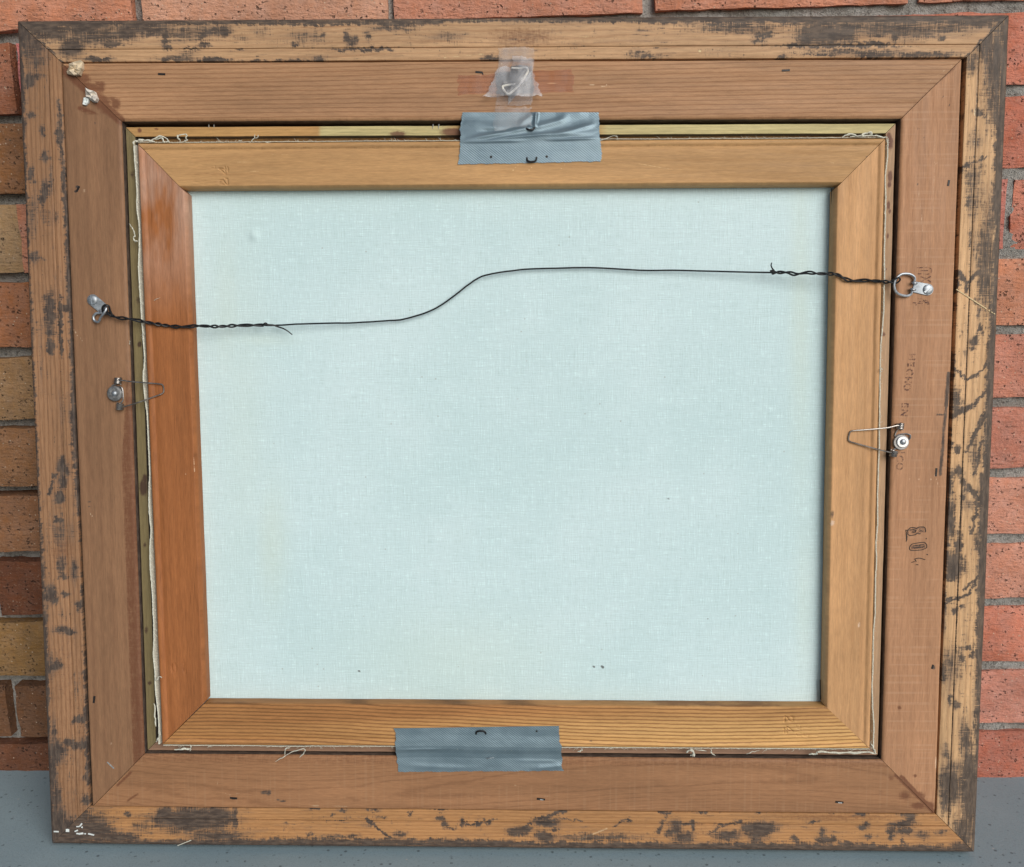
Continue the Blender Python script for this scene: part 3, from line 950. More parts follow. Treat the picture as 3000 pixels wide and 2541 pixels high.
D_B_B = [(182, 2456, 44, 22, 1.1), (1750, 2455, 120, 10, .6), (420, 2420, 40, 20, .45), (560, 2400, 105, 32, 1), (490, 2385, 30, 22), (640, 2395, 40, 30), (688, 2400, 8, 30), (230, 2430, 85, 44, 1), (180, 2400, 40, 40), (280, 2440, 50, 26), (247, 2352, 12, 12), (350, 2455, 50, 14, .9), (640, 2450, 70, 14, .8),
         (923, 2366, 16, 6), (1095, 2369, 16, 6), (1285, 2369, 20, 5), (1000, 2372, 10, 4, .8), (1290, 2398, 12, 6), (1302, 2413, 8, 12, .8), (1320, 2428, 16, 6, .7), (1355, 2412, 5, 14, .9), (1390, 2414, 36, 3), (1430, 2410, 5, 6), (840, 2410, 10, 5, .6), (975, 2386, 4, 3),
         (1200, 2386, 5, 3), (1080, 2420, 14, 6, .6), (1120, 2396, 14, 3, .6), (375, 2385, 9, 5, .8), (340, 2404, 12, 4, .7), (910, 2443, 8, 4), (1000, 2450, 60, 6, .7), (1170, 2445, 20, 10, .7),
         (1600, 2412, 30, 8), (1514, 2437, 26, 13), (1540, 2428, 14, 6), (1628, 2430, 9, 4), (1595, 2452, 30, 14, .85), (1430, 2405, 16, 3), (1400, 2416, 10, 3), (1980, 2425, 20, 26, .62), (2000, 2412, 40, 4, .8), (2028, 2406, 7, 4), (2026, 2420, 4, 14), (2005, 2455, 30, 14, .85), (1960, 2440, 14, 14, .6),
         (2165, 2407, 10, 5), (2130, 2416, 26, 4, .8), (2130, 2450, 40, 14, .7), (2190, 2425, 16, 16, .8), (1945, 2380, 14, 5), (2060, 2379, 14, 4), (2230, 2424, 44, 14, .95), (2220, 2440, 30, 16, .85), (2215, 2460, 16, 16, .7), (2225, 2378, 12, 4, .8),
         (2525, 2422, 12, 10, .9), (2540, 2414, 8, 5), (2640, 2418, 36, 7), (2655, 2408, 24, 7), (2610, 2432, 12, 7), (2650, 2436, 24, 7), (2660, 2386, 26, 10, .7), (2612, 2450, 8, 10), (2410, 2440, 9, 16, .7), (2420, 2462, 28, 9, .95), (2480, 2472, 30, 8, .9), (2330, 2460, 12, 8, .9), (2520, 2385, 14, 5, .9), (2700, 2445, 20, 16, .55), (2760, 2440, 20, 8, .5), (2645, 2470, 4, 16, .8), (2545, 2450, 12, 12, .6), (2380, 2410, 20, 3, .8), (2820, 2480, 36, 14, .9)]
D_B_S = [(1070, 2399, 1147, 2455, 3), (1662, 2374, 1577, 2401, 4), (1577, 2401, 1535, 2422, 2), (1843, 2401, 1801, 2420, 3), (1928, 2440, 1940, 2410, 5, .7), (1940, 2410, 1967, 2378, 3, .7), (2080, 2440, 2120, 2412, 3, .8), (1560, 2400, 1700, 2404, 2, .8),
         (154, 2474, 900, 2472, 12, .9), (900, 2468, 1500, 2472, 11, .85), (1500, 2474, 2200, 2480, 9, .85), (2200, 2482, 2857, 2494, 14, .9), (150, 2474, 262, 2363, 3, .9), (2600, 2395, 2690, 2460, 3, .0), (2675, 2395, 2640, 2415, 6)]


def d_bot(C, al, ac):
    f = np.maximum(blobs(C, D_B_B, D_B_S, 11), flecks(C, True, 441, 0.38))
    f = np.maximum(f, 0.8 * np.exp(-(ac / 0.0045) ** 2))
    return f + 0.30 * (fbm(C[:, 0] / 260, C[:, 1] / 40, 7) - 0.45) + 0.12


rail("outer_rail", frame, *OS['bottom'], outer_prof, walls=(0.97, -0.0012, 1.3), mat=OUT_BOT, seed=3, dark=d_bot, ringf=r_out(0.0030, 13, 0.0, 0.006),
     red=lambda C, a, c: 0.5 * blobs(C, [(2450, 2395, 280, 18), (1880, 2405, 90, 14, .7), (750, 2400, 60, 14, .3)]), pale=lambda C, a, c: blobs(C, [(1010, 2471, 30, 2, .7), (2360, 2488, 8, 2), (820, 2472, 24, 2, .9)], [(1778, 2428, 1697, 2460, 2.5, .9)]))

D_L_B = [(172, 2448, 34, 44, 1.1), (75, 92, 34, 44, .95), (150, 640, 30, 30, .35), (90, 640, 16, 60, .45), (175, 1560, 30, 40, .4), (87, 233, 12, 18, .95), (80, 245, 8, 14), (110, 222, 20, 7, .6), (92, 339, 9, 9), (133, 459, 10, 12), (123, 386, 7, 12, .9), (175, 395, 9, 24), (90, 512, 9, 22, .7), (131, 560, 9, 26, .9), (118, 580, 7, 10, .8), (150, 530, 6, 40, .6),
         (100, 754, 13, 14, .75), (148, 915, 17, 56, .80), (143, 880, 14, 16, .85), (150, 975, 14, 12, .8), (152, 1012, 12, 18, .9), (145, 1030, 8, 8), (176, 940, 5, 60, .95), (178, 1010, 4, 30, .9), (197, 905, 14, 10, .9), (120, 760, 14, 5, .6),
         (182, 1365, 14, 20, .95), (184, 1408, 10, 20, .9), (174, 1460, 12, 14), (195, 1378, 9, 20, .7), (158, 1392, 4, 6), (162, 1520, 7, 10, .8), (178, 1524, 12, 5, .7), (180, 1655, 16, 24, .62), (150, 1740, 14, 24, .95), (160, 1760, 10, 9), (190, 1743, 9, 8), (187, 1690, 12, 8, .8), (231, 1776, 10, 12), (215, 1670, 12, 26, .6),
         (182, 1848, 24, 9, .8), (200, 1853, 20, 6, .9), (165, 1950, 16, 14, .8), (148, 1955, 8, 30, .7), (240, 2108, 12, 10, .95), (220, 2110, 7, 8), (200, 2174, 14, 9, .95), (222, 2185, 12, 9, .9), (247, 2182, 12, 16), (165, 2205, 26, 30, .95), (155, 2260, 10, 60, .8), (252, 2275, 8, 14, .8), (165, 2340, 14, 40, .8), (170, 2400, 24, 30, .95), (195, 2420, 30, 24, .95), (250, 2345, 12, 14, .8), (160, 2150, 8, 40, .6),
         (185, 1200, 14, 40, .3), (200, 660, 8, 50, .75), (96, 130, 40, 50, .62), (110, 180, 30, 24, .5)]
D_L_S = [(56, 70, 66, 400, 8, .85), (66, 400, 80, 760, 7, .8), (80, 760, 100, 1250, 6, .7), (100, 1250, 130, 1800, 6, .6), (130, 1800, 150, 2470, 7, .8), (186, 500, 197, 680, 7, .8), (197, 680, 207, 900, 7, .75), (207, 900, 216, 1190, 6, .7), (216, 1200, 236, 1500, 10, .85), (236, 1500, 246, 1800, 6, .7), (246, 1800, 258, 2300, 5, .65), (178, 870, 180, 1030, 3, .9), (144, 1450, 155, 1410, 4), (173, 300, 186, 520, 5, .7)]


def d_left(C, al, ac):
    f = np.maximum(blobs(C, D_L_B, D_L_S, 11), flecks(C, False, 461, 0.38))
    return f + 0.30 * (fbm(C[:, 0] / 20, C[:, 1] / 260, 8) - 0.45) + 0.13


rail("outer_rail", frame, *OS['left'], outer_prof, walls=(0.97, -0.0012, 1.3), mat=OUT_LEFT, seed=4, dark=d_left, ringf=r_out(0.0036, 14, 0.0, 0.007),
     red=lambda C, a, c: 0.36 * np.clip((C[:, 1] - 1250) / 700, 0, 1) + 0.3 * blobs(C, [(180, 1610, 40, 50)]), pale=lambda C, a, c: 0.9 * blobs(C, [(153, 2478, 3, 8), (148, 2446, 3, 7), (62, 105, 3, 3)], []))

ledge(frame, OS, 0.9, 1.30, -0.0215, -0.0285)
# --- liner: red cedar frame loose in the rebate
lc = corners([(182, 186), (2817, 174), (2738, 2384), (272, 2362)], 0)
li = corners([(357, 357), (2639, 349), (2582, 2225), (424, 2208)], 0)
LS = sides(lc, li)
lface = [(0.0, -0.0008), (0.008, 0.0004)] + [(t, 0.0007) for t in np.linspace(0.02, 0.93, 34)] + [(0.955, 0.0005), (0.975, 0.0001), (0.99, -0.0006), (1.0, -0.0016)]
liner_prof = lface + [(1.0, -0.0165), (0.0, -0.0165)]


def inner_band(C, al, ac, k=0.55, w0=0.0405, w=0.0035):
    return k * np.clip((ac - w0) / w, 0, 1)


PURPLE = (0.17, 0.085, 0.075)
for mm in (LIN_TOP, LIN_LEFT, LIN_RIGHT, LIN_BOT):
    pass
R_TL = ([(245, 232, 22, 16, .9), (268, 262, 30, 20, .85), (290, 262, 22, 14, .8), (300, 300, 24, 22, .95), (285, 285, 20, 16, .8), (340, 306, 14, 18, .9), (298, 250, 14, 12, .8), (315, 322, 22, 18, .8), (255, 325, 20, 9, .7), (236, 318, 9, 8, .8), (330, 290, 10, 8, .7), (286, 244, 9, 7, .8), (270, 335, 26, 4, .6)],
        [(195, 208, 352, 352, 14, 1.0), (238, 318, 280, 332, 4, .8)])
liner = {}
liner['top'] = rail("liner_rail", frame, *LS['top'], liner_prof, walls=(0.97, -0.0009, 1.4), mat=LIN_TOP, seed=5, ringf=lambda x, y: (y + 0.011 * x + 0.006 * (fbm(x * 3.2, y * 9, 21, 3) - 0.5)) / 0.0036,
     red=lambda C, a, c: np.maximum(blobs(C, *R_TL), np.maximum(inner_band(C, a, c, 0.34), 0.5 * blobs(C, [(1690, 330, 20, 2)], [(2640, 349, 2740, 250, 8), (2200, 340, 2600, 338, 4, .7)]))),
     pale=lambda C, a, c: blobs(C, [(400, 345, 60, 5, .3), (1470, 187, 5, 2, .9)], [(1370, 225, 1410, 222, 1.6, .6), (1560, 250, 1640, 243, 1.6, .75), (1700, 245, 1790, 257, 1.6, .7), (1790, 257, 1770, 245, 1.6, .6), (2295, 213, 2330, 216, 1.6, .6), (2540, 330, 2452, 335, 1.5, .5), (2700, 255, 2790, 190, 3, .45)]),
     dark=lambda C, a, c: blobs(C, [(405, 213, 3, 3, .5)], [(1760, 345, 1785, 330, 5, .35)]))
liner['right'] = rail("liner_rail", frame, *LS['right'], liner_prof, walls=(0.97, -0.0009, 1.4), mat=LIN_RIGHT, seed=6, ringf=lambda x, y: (y + 0.012 * (fbm(x * 5, y * 20, 22, 3) - 0.5)) / 0.006,
     red=lambda C, a, c: np.maximum(inner_band(C, a, c, 0.28), blobs(C, [(2690, 2330, 20, 14, .8), (2720, 2360, 16, 14, .9), (2680, 2272, 7, 6, .8), (2634, 2073, 6, 6, .9)], [(2640, 2275, 2738, 2380, 6, .9), (2800, 195, 2700, 280, 6, .6)])),
     pale=lambda C, a, c: blobs(C, [(2665, 1404, 4, 4, .7), (2690, 1404, 4, 4, .7), (2726, 1404, 4, 4, .7), (2744, 480, 9, 5, .6), (2741, 2235, 3, 18)], [(2740, 290, 2732, 660, 2.2, .55), (2690, 555, 2712, 780, 2.5, .6), (2715, 780, 2712, 760, 2, .5), (2800, 190, 2690, 300, 5, .45), (2698, 1900, 2690, 2010, 2, .3), (2735, 1385, 2750, 1425, 2, .7), (2700, 1660, 2693, 1900, 2, .35)]),
     dark=lambda C, a, c: blobs(C, [(2761, 284, 3, 3), (2780, 309, 3, 3), (2690, 378, 3, 3), (2708, 404, 3, 3), (2687, 540, 3, 4, .9), (2735, 1955, 5, 9, .8)], [(2778, 1095, 2771, 1190, 6, .95), (2771, 1190, 2760, 1300, 6, .72), (2762, 1290, 2754, 1390, 7, .72), (2745, 1215, 2770, 1216, 4, .7)]))
liner['bottom'] = rail("liner_rail", frame, *LS['bottom'], liner_prof, walls=(0.97, -0.0009, 1.4), mat=LIN_BOT, seed=7,
     ringf=lambda x, y: (0.25 * np.abs(x - 0.30) / 0.05 + ((y - 0.022 - 0.012 * np.sin(x * 9)) / 0.0105) ** 2 * 0.8 + 1.6 * fbm(x * 7, y * 30, 23, 3)),
     red=lambda C, a, c: np.maximum(inner_band(C, a, c, 0.42, 0.036, 0.005), blobs(C, [(2610, 2280, 12, 12, .6), (2650, 2330, 22, 18, .7), (2690, 2360, 26, 12, .8), (2580, 2320, 14, 10, .5), (2460, 2245, 90, 9, .4)], [(2625, 2270, 2735, 2378, 7, .85), (345, 2300, 385, 2262, 5, .7), (375, 2345, 405, 2325, 4, .7)])),
     pale=lambda C, a, c: blobs(C, [(925, 2360, 14, 3, .9), (1000, 2361, 40, 2, .7), (1840, 2290, 26, 26, .35), (1510, 2300, 5, 4, .7)], [(640, 2285, 636, 2305, 2, .6), (660, 2322, 668, 2330, 2, .7), (668, 2330, 715, 2320, 2, .6), (1560, 2330, 1612, 2332, 2, .6), (2438, 2320, 2436, 2330, 2, .6), (1940, 2240, 1970, 2244, 2, .5)]),
     dark=lambda C, a, c: blobs(C, [(775, 2321, 16, 8, .72), (788, 2322, 9, 9, .8), (830, 2346, 12, 5, .75), (815, 2342, 5, 4, .8), (686, 2340, 10, 2, .9)], []))
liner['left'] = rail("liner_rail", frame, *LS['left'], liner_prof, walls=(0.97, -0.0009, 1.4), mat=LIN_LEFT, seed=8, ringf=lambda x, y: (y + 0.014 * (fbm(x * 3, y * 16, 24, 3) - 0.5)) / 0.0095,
     red=lambda C, a, c: np.maximum(blobs(C, *R_TL), np.maximum(0.25 * np.clip((c - 0.0395) / 0.003, 0, 1), 0.62 * np.clip((c - (0.0435 - 0.008 * np.clip((C[:, 1] - 1050) / 300, 0, 1))) / 0.002, 0, 1) * np.clip((C[:, 1] - 900) / 300, 0, 1))),
     pale=lambda C, a, c: blobs(C, [(248, 560, 9, 9, .55), (325, 2180, 9, 10, .5), (385, 2170, 9, 9, .45)], [(217, 965, 228, 985, 2, .8), (236, 990, 245, 1004, 1.6, .7), (280, 680, 298, 702, 1.5, .6), (290, 835, 310, 838, 1.5, .5), (263, 1500, 272, 1513, 2, .8), (176, 1230, 180, 1245, 1.6, 0)]),
     dark=lambda C, a, c: blobs(C, [(228, 548, 6, 4), (222, 562, 4, 4), (262, 1470, 7, 3, .8), (262, 1484, 5, 3, .8), (276, 2045, 3, 9, .9), (280, 362, 4, 3, .8), (264, 360, 3, 3, .7), (330, 412, 5, 10, .4)], [(295, 1430, 310, 1710, 1.5, .45)]))

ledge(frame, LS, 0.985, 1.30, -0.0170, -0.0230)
# --- slip: thin inner strip between liner and canvas
sc = corners([(368, 373), (2624, 362), (2572, 2213), (432, 2199)], -0.003)
si = corners([(396, 400), (2597, 393), (2555, 2203), (462, 2190)], -0.003)
si = [np.array([sg[0] * (abs(s0[0]) - 0.0078), sg[1] * (abs(s0[1]) - 0.0078), 0]) for s0, sg in zip(sc, ((-1, 1), (1, 1), (1, -1), (-1, -1)))]
SS = sides(sc, si)
slip_prof = [(0, -0.0036), (0.04, -0.003)] + [(t, -0.003) for t in np.linspace(0.1, 0.9, 8)] + [(0.97, -0.0031), (1.0, -0.0036), (1.0, -0.0098), (1.06, -0.0099), (1.5, -0.0100), (2.6, -0.0102), (2.6, -0.0150), (0, -0.0150)]
rail("slip_rail", frame, *SS['top'], slip_prof, walls=(0.985, -0.0033, 1.03), mat=SLIP_T, seed=9, step=0.0015, ringf=r_out(0.003, 41),
     tone=lambda C, a, c: (c < 0.0081) * (np.clip((C[:, 0] - 930) / 8, 0, 1) * np.clip((1350 - C[:, 0]) / 60, 0, 1) + np.clip((C[:, 0] - 1740) / 40, 0, 1)),
     red=lambda C, a, c: np.maximum(0.47 * (c > 0.0081), blobs(C, [(1165, 392, 26, 12, .85), (1325, 385, 36, 12, .95), (405, 380, 6, 8, .9), (455, 376, 8, 4, .8), (1345, 392, 20, 12)], [])),
     pale=lambda C, a, c: 0.35 * blobs(C, [(2400, 375, 200, 6), (2200, 380, 20, 3)], []))
rail("slip_rail", frame, *SS['right'], slip_prof, wood("tan_slip_wood", (0.42, 0.27, 0.16), (0.28, 0.16, 0.085), 0.25, 3, 0.3, redc=(0.10, 0.032, 0.024)), seed=10, step=0.0015, ringf=r_out(0.003, 42),
     red=lambda C, a, c: blobs(C, [(2612, 415, 9, 22, .95), (2608, 395, 6, 10), (2612, 515, 7, 16), (2610, 540, 6, 8), (2607, 600, 5, 14, .95), (2611, 618, 4, 6), (2605, 690, 4, 10, .8), (2599, 789, 4, 4), (2593, 980, 5, 6), (2592, 978, 4, 9, .8), (2590, 610, 5, 50, .3)], []))
rail("slip_rail", frame, *SS['bottom'], slip_prof, wood("brown_slip_wood", (0.26, 0.155, 0.10), (0.18, 0.10, 0.06), 0.25, 3, 0.3), seed=11, step=0.0015, ringf=r_out(0.003, 43))
rail("slip_rail", frame, *SS['left'], slip_prof, walls=(0.985, -0.0033, 1.03), mat=SLIP_L, seed=12, step=0.0015, ringf=r_out(0.003, 44),
     red=lambda C, a, c: blobs(C, [(384, 510, 8, 14, .7), (400, 880, 8, 14, .6), (405, 1010, 7, 9, .9), (416, 1430, 12, 24, 1), (420, 1405, 8, 16, .9), (420, 1600, 6, 9, .7), (425, 1850, 7, 12, .7), (434, 2005, 7, 6, .9), (378, 400, 6, 30, .3)], []),
     pale=None)

# ---------------------------------------------------------------- stretched canvas
cv = thing("stretched_canvas", (0, -0.253, 0), "back of a pale stretched canvas on mitred pine bars held inside the large frame", "canvas")
tc_ = corners([(402, 420), (2595, 405), (2549, 2195), (474, 2183)], 0.004)
ti_ = corners([(531, 552), (2460, 540), (2424, 2073), (597, 2063)], 0.004)
TS = sides(tc_, ti_)
for sd, (p, q) in dict(top=((2466, 535), (526, 547)), right=((2422, 2074), (2453, 548)), left=((539, 560), (596, 2062))).items():
    A, B, b, a = TS[sd]
    TS[sd] = (A, B, at(*p, 0.004), at(*q, 0.004))
WB = 0.036
tface = [(0.0, 0.0022), (0.012, 0.0036), (0.03, 0.0043), (0.06, 0.0045), (0.095, 0.0044), (0.115, 0.0041), (0.14, 0.0033), (0.165, 0.0031)]


def str_prof(n=32, bev=0.042):
    s = [(t, 0.0032 + 0.0006 * min(1, (t - 0.165) / 0.1)) for t in np.linspace(0.18, 0.975, n)]
    return tface + s + [(0.99, 0.0036), (1.0, 0.0031), (1.004 + bev * 0.5, 0.0018), (1.006 + bev, 0.0004), (1.009 + bev, -0.0030), (1.012 + bev, -0.0082), (0.0, -0.0084)]


def pl(pts, r=2.4, d=0.0007):
    """pressed poly-line (chart units)"""
    return lambda C: d * np.max([np.exp(-(seg_dist(C, *p, *q) / r) ** 2) for p, q in zip(pts[:-1], pts[1:])], axis=0)


def press_set(lines):
    fns = [pl(*l) if isinstance(l, tuple) else pl(l) for l in lines]

    def f(C):
        out = np.zeros(len(C))
        box = np.concatenate([np.array(l[0] if isinstance(l, tuple) else l) for l in lines])
        lo, hi = box.min(0) - 12, box.max(0) + 12
        k = np.all((C > lo) & (C < hi), axis=1)
        if k.any():
            out[k] = np.max([g(C[k]) for g in fns], axis=0)
        return out
    return f


def z1(pts):   # from enlargement 1 (14.88 x) to chart units
    return [(550 + x / 14.88, 460 + y / 14.88) for x, y in pts]


def z2(pts):
    return [(2270 + x / 13.887, 2080 + y / 13.887) for x, y in pts]


def z3(pts):
    return [(490 + x / 26.04, 1920 + y / 26.04) for x, y in pts]


S1 = [z1(q) for q in ([(1430, 550), (1700, 780), (1680, 480)], [(1430, 550), (1820, 590)], [(1790, 500), (1800, 660)],
                      [(1440, 1090), (1450, 1180), (1540, 1250), (1640, 1230)], [(1450, 1050), (1600, 1050), (1680, 1180), (1770, 1240), (1800, 1230)], [(1810, 1230), (1780, 990), (1700, 980)])]
S1w = [(z1(q), 1.5, 0.0003) for q in ([(280, 300), (520, 300)], [(270, 320), (430, 380)], [(270, 430), (290, 460), (470, 460)], [(310, 550), (280, 610), (320, 670)], [(300, 770), (300, 910)], [(310, 810), (560, 840)], [(310, 1030), (340, 1100)], [(340, 1110), (560, 1170)],
                      [(710, 350), (730, 420), (790, 420)], [(1080, 520), (1250, 530), (1245, 430)], [(1110, 760), (1110, 830), (1230, 850)], [(1110, 1200), (1130, 1290), (1290, 1280)], [(1280, 1060), (1270, 1130)], [(730, 1080), (960, 1090)], [(740, 1240), (960, 1290)], [(760, 740), (900, 790)])]
S2 = [z2(q) for q in ([(370, 200), (350, 420)], [(370, 210), (440, 240), (540, 380), (610, 410)], [(600, 200), (690, 270), (680, 370), (620, 410)], [(440, 620), (670, 790), (330, 760)], [(440, 620), (430, 870)], [(330, 700), (340, 870)])]
S2w = [(z2(q), 1.5, 0.0003) for q in ([(820, 570), (840, 640), (980, 640), (970, 570)], [(830, 680), (990, 740)], [(820, 840), (990, 860)], [(820, 900), (840, 1000), (1000, 1000)], [(1100, 620), (1300, 660)], [(1090, 740), (1330, 790)], [(1120, 900), (1110, 1000), (1300, 1030), (1310, 920)],
                       [(1470, 370), (1490, 430)], [(1700, 370), (1710, 640)], [(1690, 710), (1720, 800)], [(1580, 970), (1690, 1000), (1730, 1050)], [(950, 210), (980, 280)], [(810, 350), (830, 400)])]
S3 = [z3(q) for q in ([(450, 690), (460, 950), (560, 1130), (680, 1180), (770, 1120), (800, 900), (770, 680), (660, 610), (520, 620), (450, 690)], [(1260, 590), (1470, 580)], [(1330, 940), (1360, 1050), (1460, 1160), (1570, 1160)])]


def fine_rng(S, pts, pad=0.003):
    A, B = S[0][:2], S[1][:2]
    d = (B - A) / np.linalg.norm(B - A)
    s = [(at(*p, 0.004)[:2] - A) @ d for l in pts for p in (l[0] if isinstance(l, tuple) else l)]
    return min(s) - pad, max(s) + pad, 0.0003


rail("stretcher_bar", cv, *TS['top'], str_prof(110), STR_TOP, seed=13, press=press_set(S1 + S1w), fine=fine_rng(TS['top'], S1 + S1w), step=0.002,
     ringf=lambda x, y: (y * 0.6 + 0.035 * (fbm(x * 3.1, y * 14, 51, 3) - 0.5) + 0.004 * np.abs(x - .3)) / 0.0042,
     red=lambda C, a, c: np.maximum(0.4 * np.exp(-((c - 0.0048) / 0.0016) ** 2), 0.3 * blobs(C, [(575, 552, 30, 5)])),
     pale=lambda C, a, c: blobs(C, [(2435, 480, 12, 10, .5), (2440, 455, 20, 4, .4), (1655, 487, 5, 4, .7), (1645, 497, 5, 3, .6), (1720, 520, 24, 12, .36)], [(1500, 505, 1516, 488, 2, .7), (1548, 503, 1565, 487, 2, .6), (1870, 483, 1960, 498, 1.5, .6), (700, 478, 740, 478, 1.4, .6), (735, 505, 765, 505, 1.3, .6), (790, 455, 850, 457, 1.3, .5)]),
     dark=lambda C, a, c: blobs(C, [(1268, 430, 6, 5, .45), (2535, 462, 4, 3, .8)], []))
rail("stretcher_bar", cv, *TS['right'], str_prof(), STR_RIGHT, seed=14, ringf=lambda x, y: (y + 0.02 * (fbm(x * 4, y * 14, 52, 3) - 0.5)) / 0.007,
     red=lambda C, a, c: np.maximum(0.35 * np.exp(-((c - 0.0048) / 0.0014) ** 2), 0.22 * blobs(C, [(2500, 1000, 40, 60), (2470, 1250, 50, 40), (2450, 830, 60, 12)])), pale=lambda C, a, c: blobs(C, [(2512, 1828, 6, 14, .6), (2435, 1530, 9, 12, .7), (2560, 800, 5, 20, .5), (2563, 1550, 4, 6, .7)], [(2480, 1430, 2545, 1402, 2, .4), (2520, 1497, 2545, 1492, 2, .5)]),
     dark=lambda C, a, c: blobs(C, [(2434, 1505, 7, 16, .62)], []))
rail("stretcher_bar", cv, *TS['bottom'], str_prof(110, 0.006), STR_BOT, seed=15, press=press_set(S2 + S2w), fine=fine_rng(TS['bottom'], S2 + S2w), step=0.002,
     ringf=lambda x, y: (y + 0.0045 * np.sin(x * 7.2 + 0.6) + 0.006 * (fbm(x * 5, y * 8, 53, 3) - 0.5)) / 0.0031,
     tone=lambda C, a, c: np.clip(0.85 * np.clip((2050 - C[:, 0]) / 1300, 0, 1) + 0.55 * np.clip((c - 0.018) / 0.012, 0, 1), 0, 0.95),
     dark=lambda C, a, c: blobs(C, [(1730, 2166, 6, 4, .7)], []), pale=lambda C, a, c: blobs(C, [(1410, 2105, 12, 10, .4)], []), red=lambda C, a, c: blobs(C, [(1385, 2118, 9, 6, .6)], []))
rail("stretcher_bar", cv, *TS['left'], str_prof(110), STR_LEFT, seed=16, press=press_set(S3), fine=fine_rng(TS['left'], S3), step=0.002,
     ringf=lambda x, y: (y + 0.02 * (fbm(x * 3, y * 14, 54, 3) - 0.5)) / 0.0075,
     tone=lambda C, a, c: np.clip((fbm(C[:, 0] / 50, C[:, 1] / 160, 57, 4) - 0.2) * 3.0, 0, 1) * np.clip((940 - C[:, 1]) / 330, 0, 1) * 0.95,  # pinkish upper end, with its pale glossy sheen painted into the tone
     pale=lambda C, a, c: blobs(C, [(549, 1386, 2.5, 2.5), (426, 813, 3, 3, .6), (497, 1448, 2, 8, .4)], [(572, 1340, 574, 1380, 1.6, .6)]),
     dark=lambda C, a, c: blobs(C, [(516, 750, 3, 20, .35)], []))

# canvas cloth
cn = corners([(545, 545), (2450, 530), (2415, 2075), (600, 2068)], -0.0145)
G = quad_grid([np.array([-0.285, 0.237, -0.0090]), np.array([0.285, 0.237, -0.0090]), np.array([0.285, -0.237, -0.0090]), np.array([-0.285, -0.237, -0.0090])], 230, 190)
CG = chart(G.reshape(-1, 3) * [1.0187, 1.0187, 1])
G = G.reshape(-1, 3)
G[:, 2] += (fbm(G[:, 0] * 8, G[:, 1] * 8, 61, 3) - 0.5) * 0.0008 + 0.0024 * blobs(CG, [(722, 676, 9, 9)])
G[:, 2] += 0.0010 * np.exp(-((CG[:, 1] - 985) / 30) ** 2) * np.exp(-((CG[:, 0] - 600) / 120) ** 2)
V_, F_ = sheet(G.reshape(230, 190, 3), 0.0006)
cl = fmk("canvas_cloth", V_, F_, M_CANVAS, cv)
zz = np.zeros(len(V_) - len(CG))
attr(cl, 'dark', np.concatenate([blobs(CG, [(1028, 1992, 6, 4, .8), (1038, 1988, 6, 4, .9), (1749, 1977, 4.5, 4.5, 1.3), (1772, 1978, 6, 4.5, 1.3), (1969, 1470, 6, 4, .9), (1976, 1466, 4, 3, .9), (742, 1511, 4, 3, .6), (2088, 1833, 4, 5, 1.2), (2089, 1844, 3.5, 4), (1410, 1953, 2, 2, .8), (1775, 1008, 3, 3, .7), (2200, 1730, 3, 3, .7), (2310, 1100, 2, 2, .6), (668, 748, 3, 3, .5), (640, 1240, 2, 2, .5)], []), zz]))
attr(cl, 'red', np.concatenate([blobs(CG, [(775, 1600, 40, 150, .5), (1330, 1950, 260, 120, .35), (640, 900, 40, 200, .4), (2370, 900, 26, 400, .5), (2380, 1800, 24, 200, .35), (690, 1200, 60, 500, .25), (730, 990, 90, 20, .4)], []), zz]))

# torn white edge of the canvas round the bars
TC = [c.copy() for c in tc_]


def edge_strip(A, B, seed, amp, thick=0.0005, lift=0.0045, base=0.0):
    d = (B - A)[:2]; L = np.linalg.norm(d); d /= L
    nrm = np.array([d[1], -d[0]])
    if nrm @ ((A + B) / 2)[:2] < 0:
        nrm = -nrm
    s = np.arange(0, L, 0.0012)
    bulge = base + amp * np.clip(fbm(s * 16 + seed, s * 0 + 3.3, seed, 3) - 0.38, 0, 1) * 2.2 + 0.00025 * (vnoise(s * 900, s * 0, seed))
    rows = []
    for w, k, tk in ((-0.0095, 0.15, 0), (-0.002, 0.7, 0), (lift - 0.0022, 1.0, 0), (lift - 0.002, 1.0, thick), (-0.002, 0.7, thick), (-0.0095, 0.15, thick)):
        off = 0.0002 + bulge * k + tk
        pos = A[:2][None] + d[None] * s[:, None] + nrm[None] * off[:, None]
        wz = np.full(len(s), w) + (0.0006 * (vnoise(s * 700, s * 0 + 9, seed) - 0.5) if k == 1.0 else 0)
        rows.append(np.concatenate([pos, wz[:, None]], 1))
    V = np.stack(rows, 1).reshape(-1, 3)
    n = 6
    F = [(i * n + j, (i + 1) * n + j, (i + 1) * n + (j + 1) % n, i * n + (j + 1) % n) for i in range(len(s) - 1) for j in range(n)]
    return V, F


for (A, B), sd, amp, ba in (((TC[0], TC[1]), 71, 0.0008, 0.0002), ((TC[1], TC[2]), 72, 0.0034, 0.0002), ((TC[2], TC[3]), 73, 0.0006, 0.0001), ((TC[3], TC[0]), 74, 0.0044, 0.0007)):
    fmk("canvas_edge", *edge_strip(A, B, sd, amp, base=ba, thick=0.0009 if amp > 0.002 else 0.0005), M_THREAD, cv)


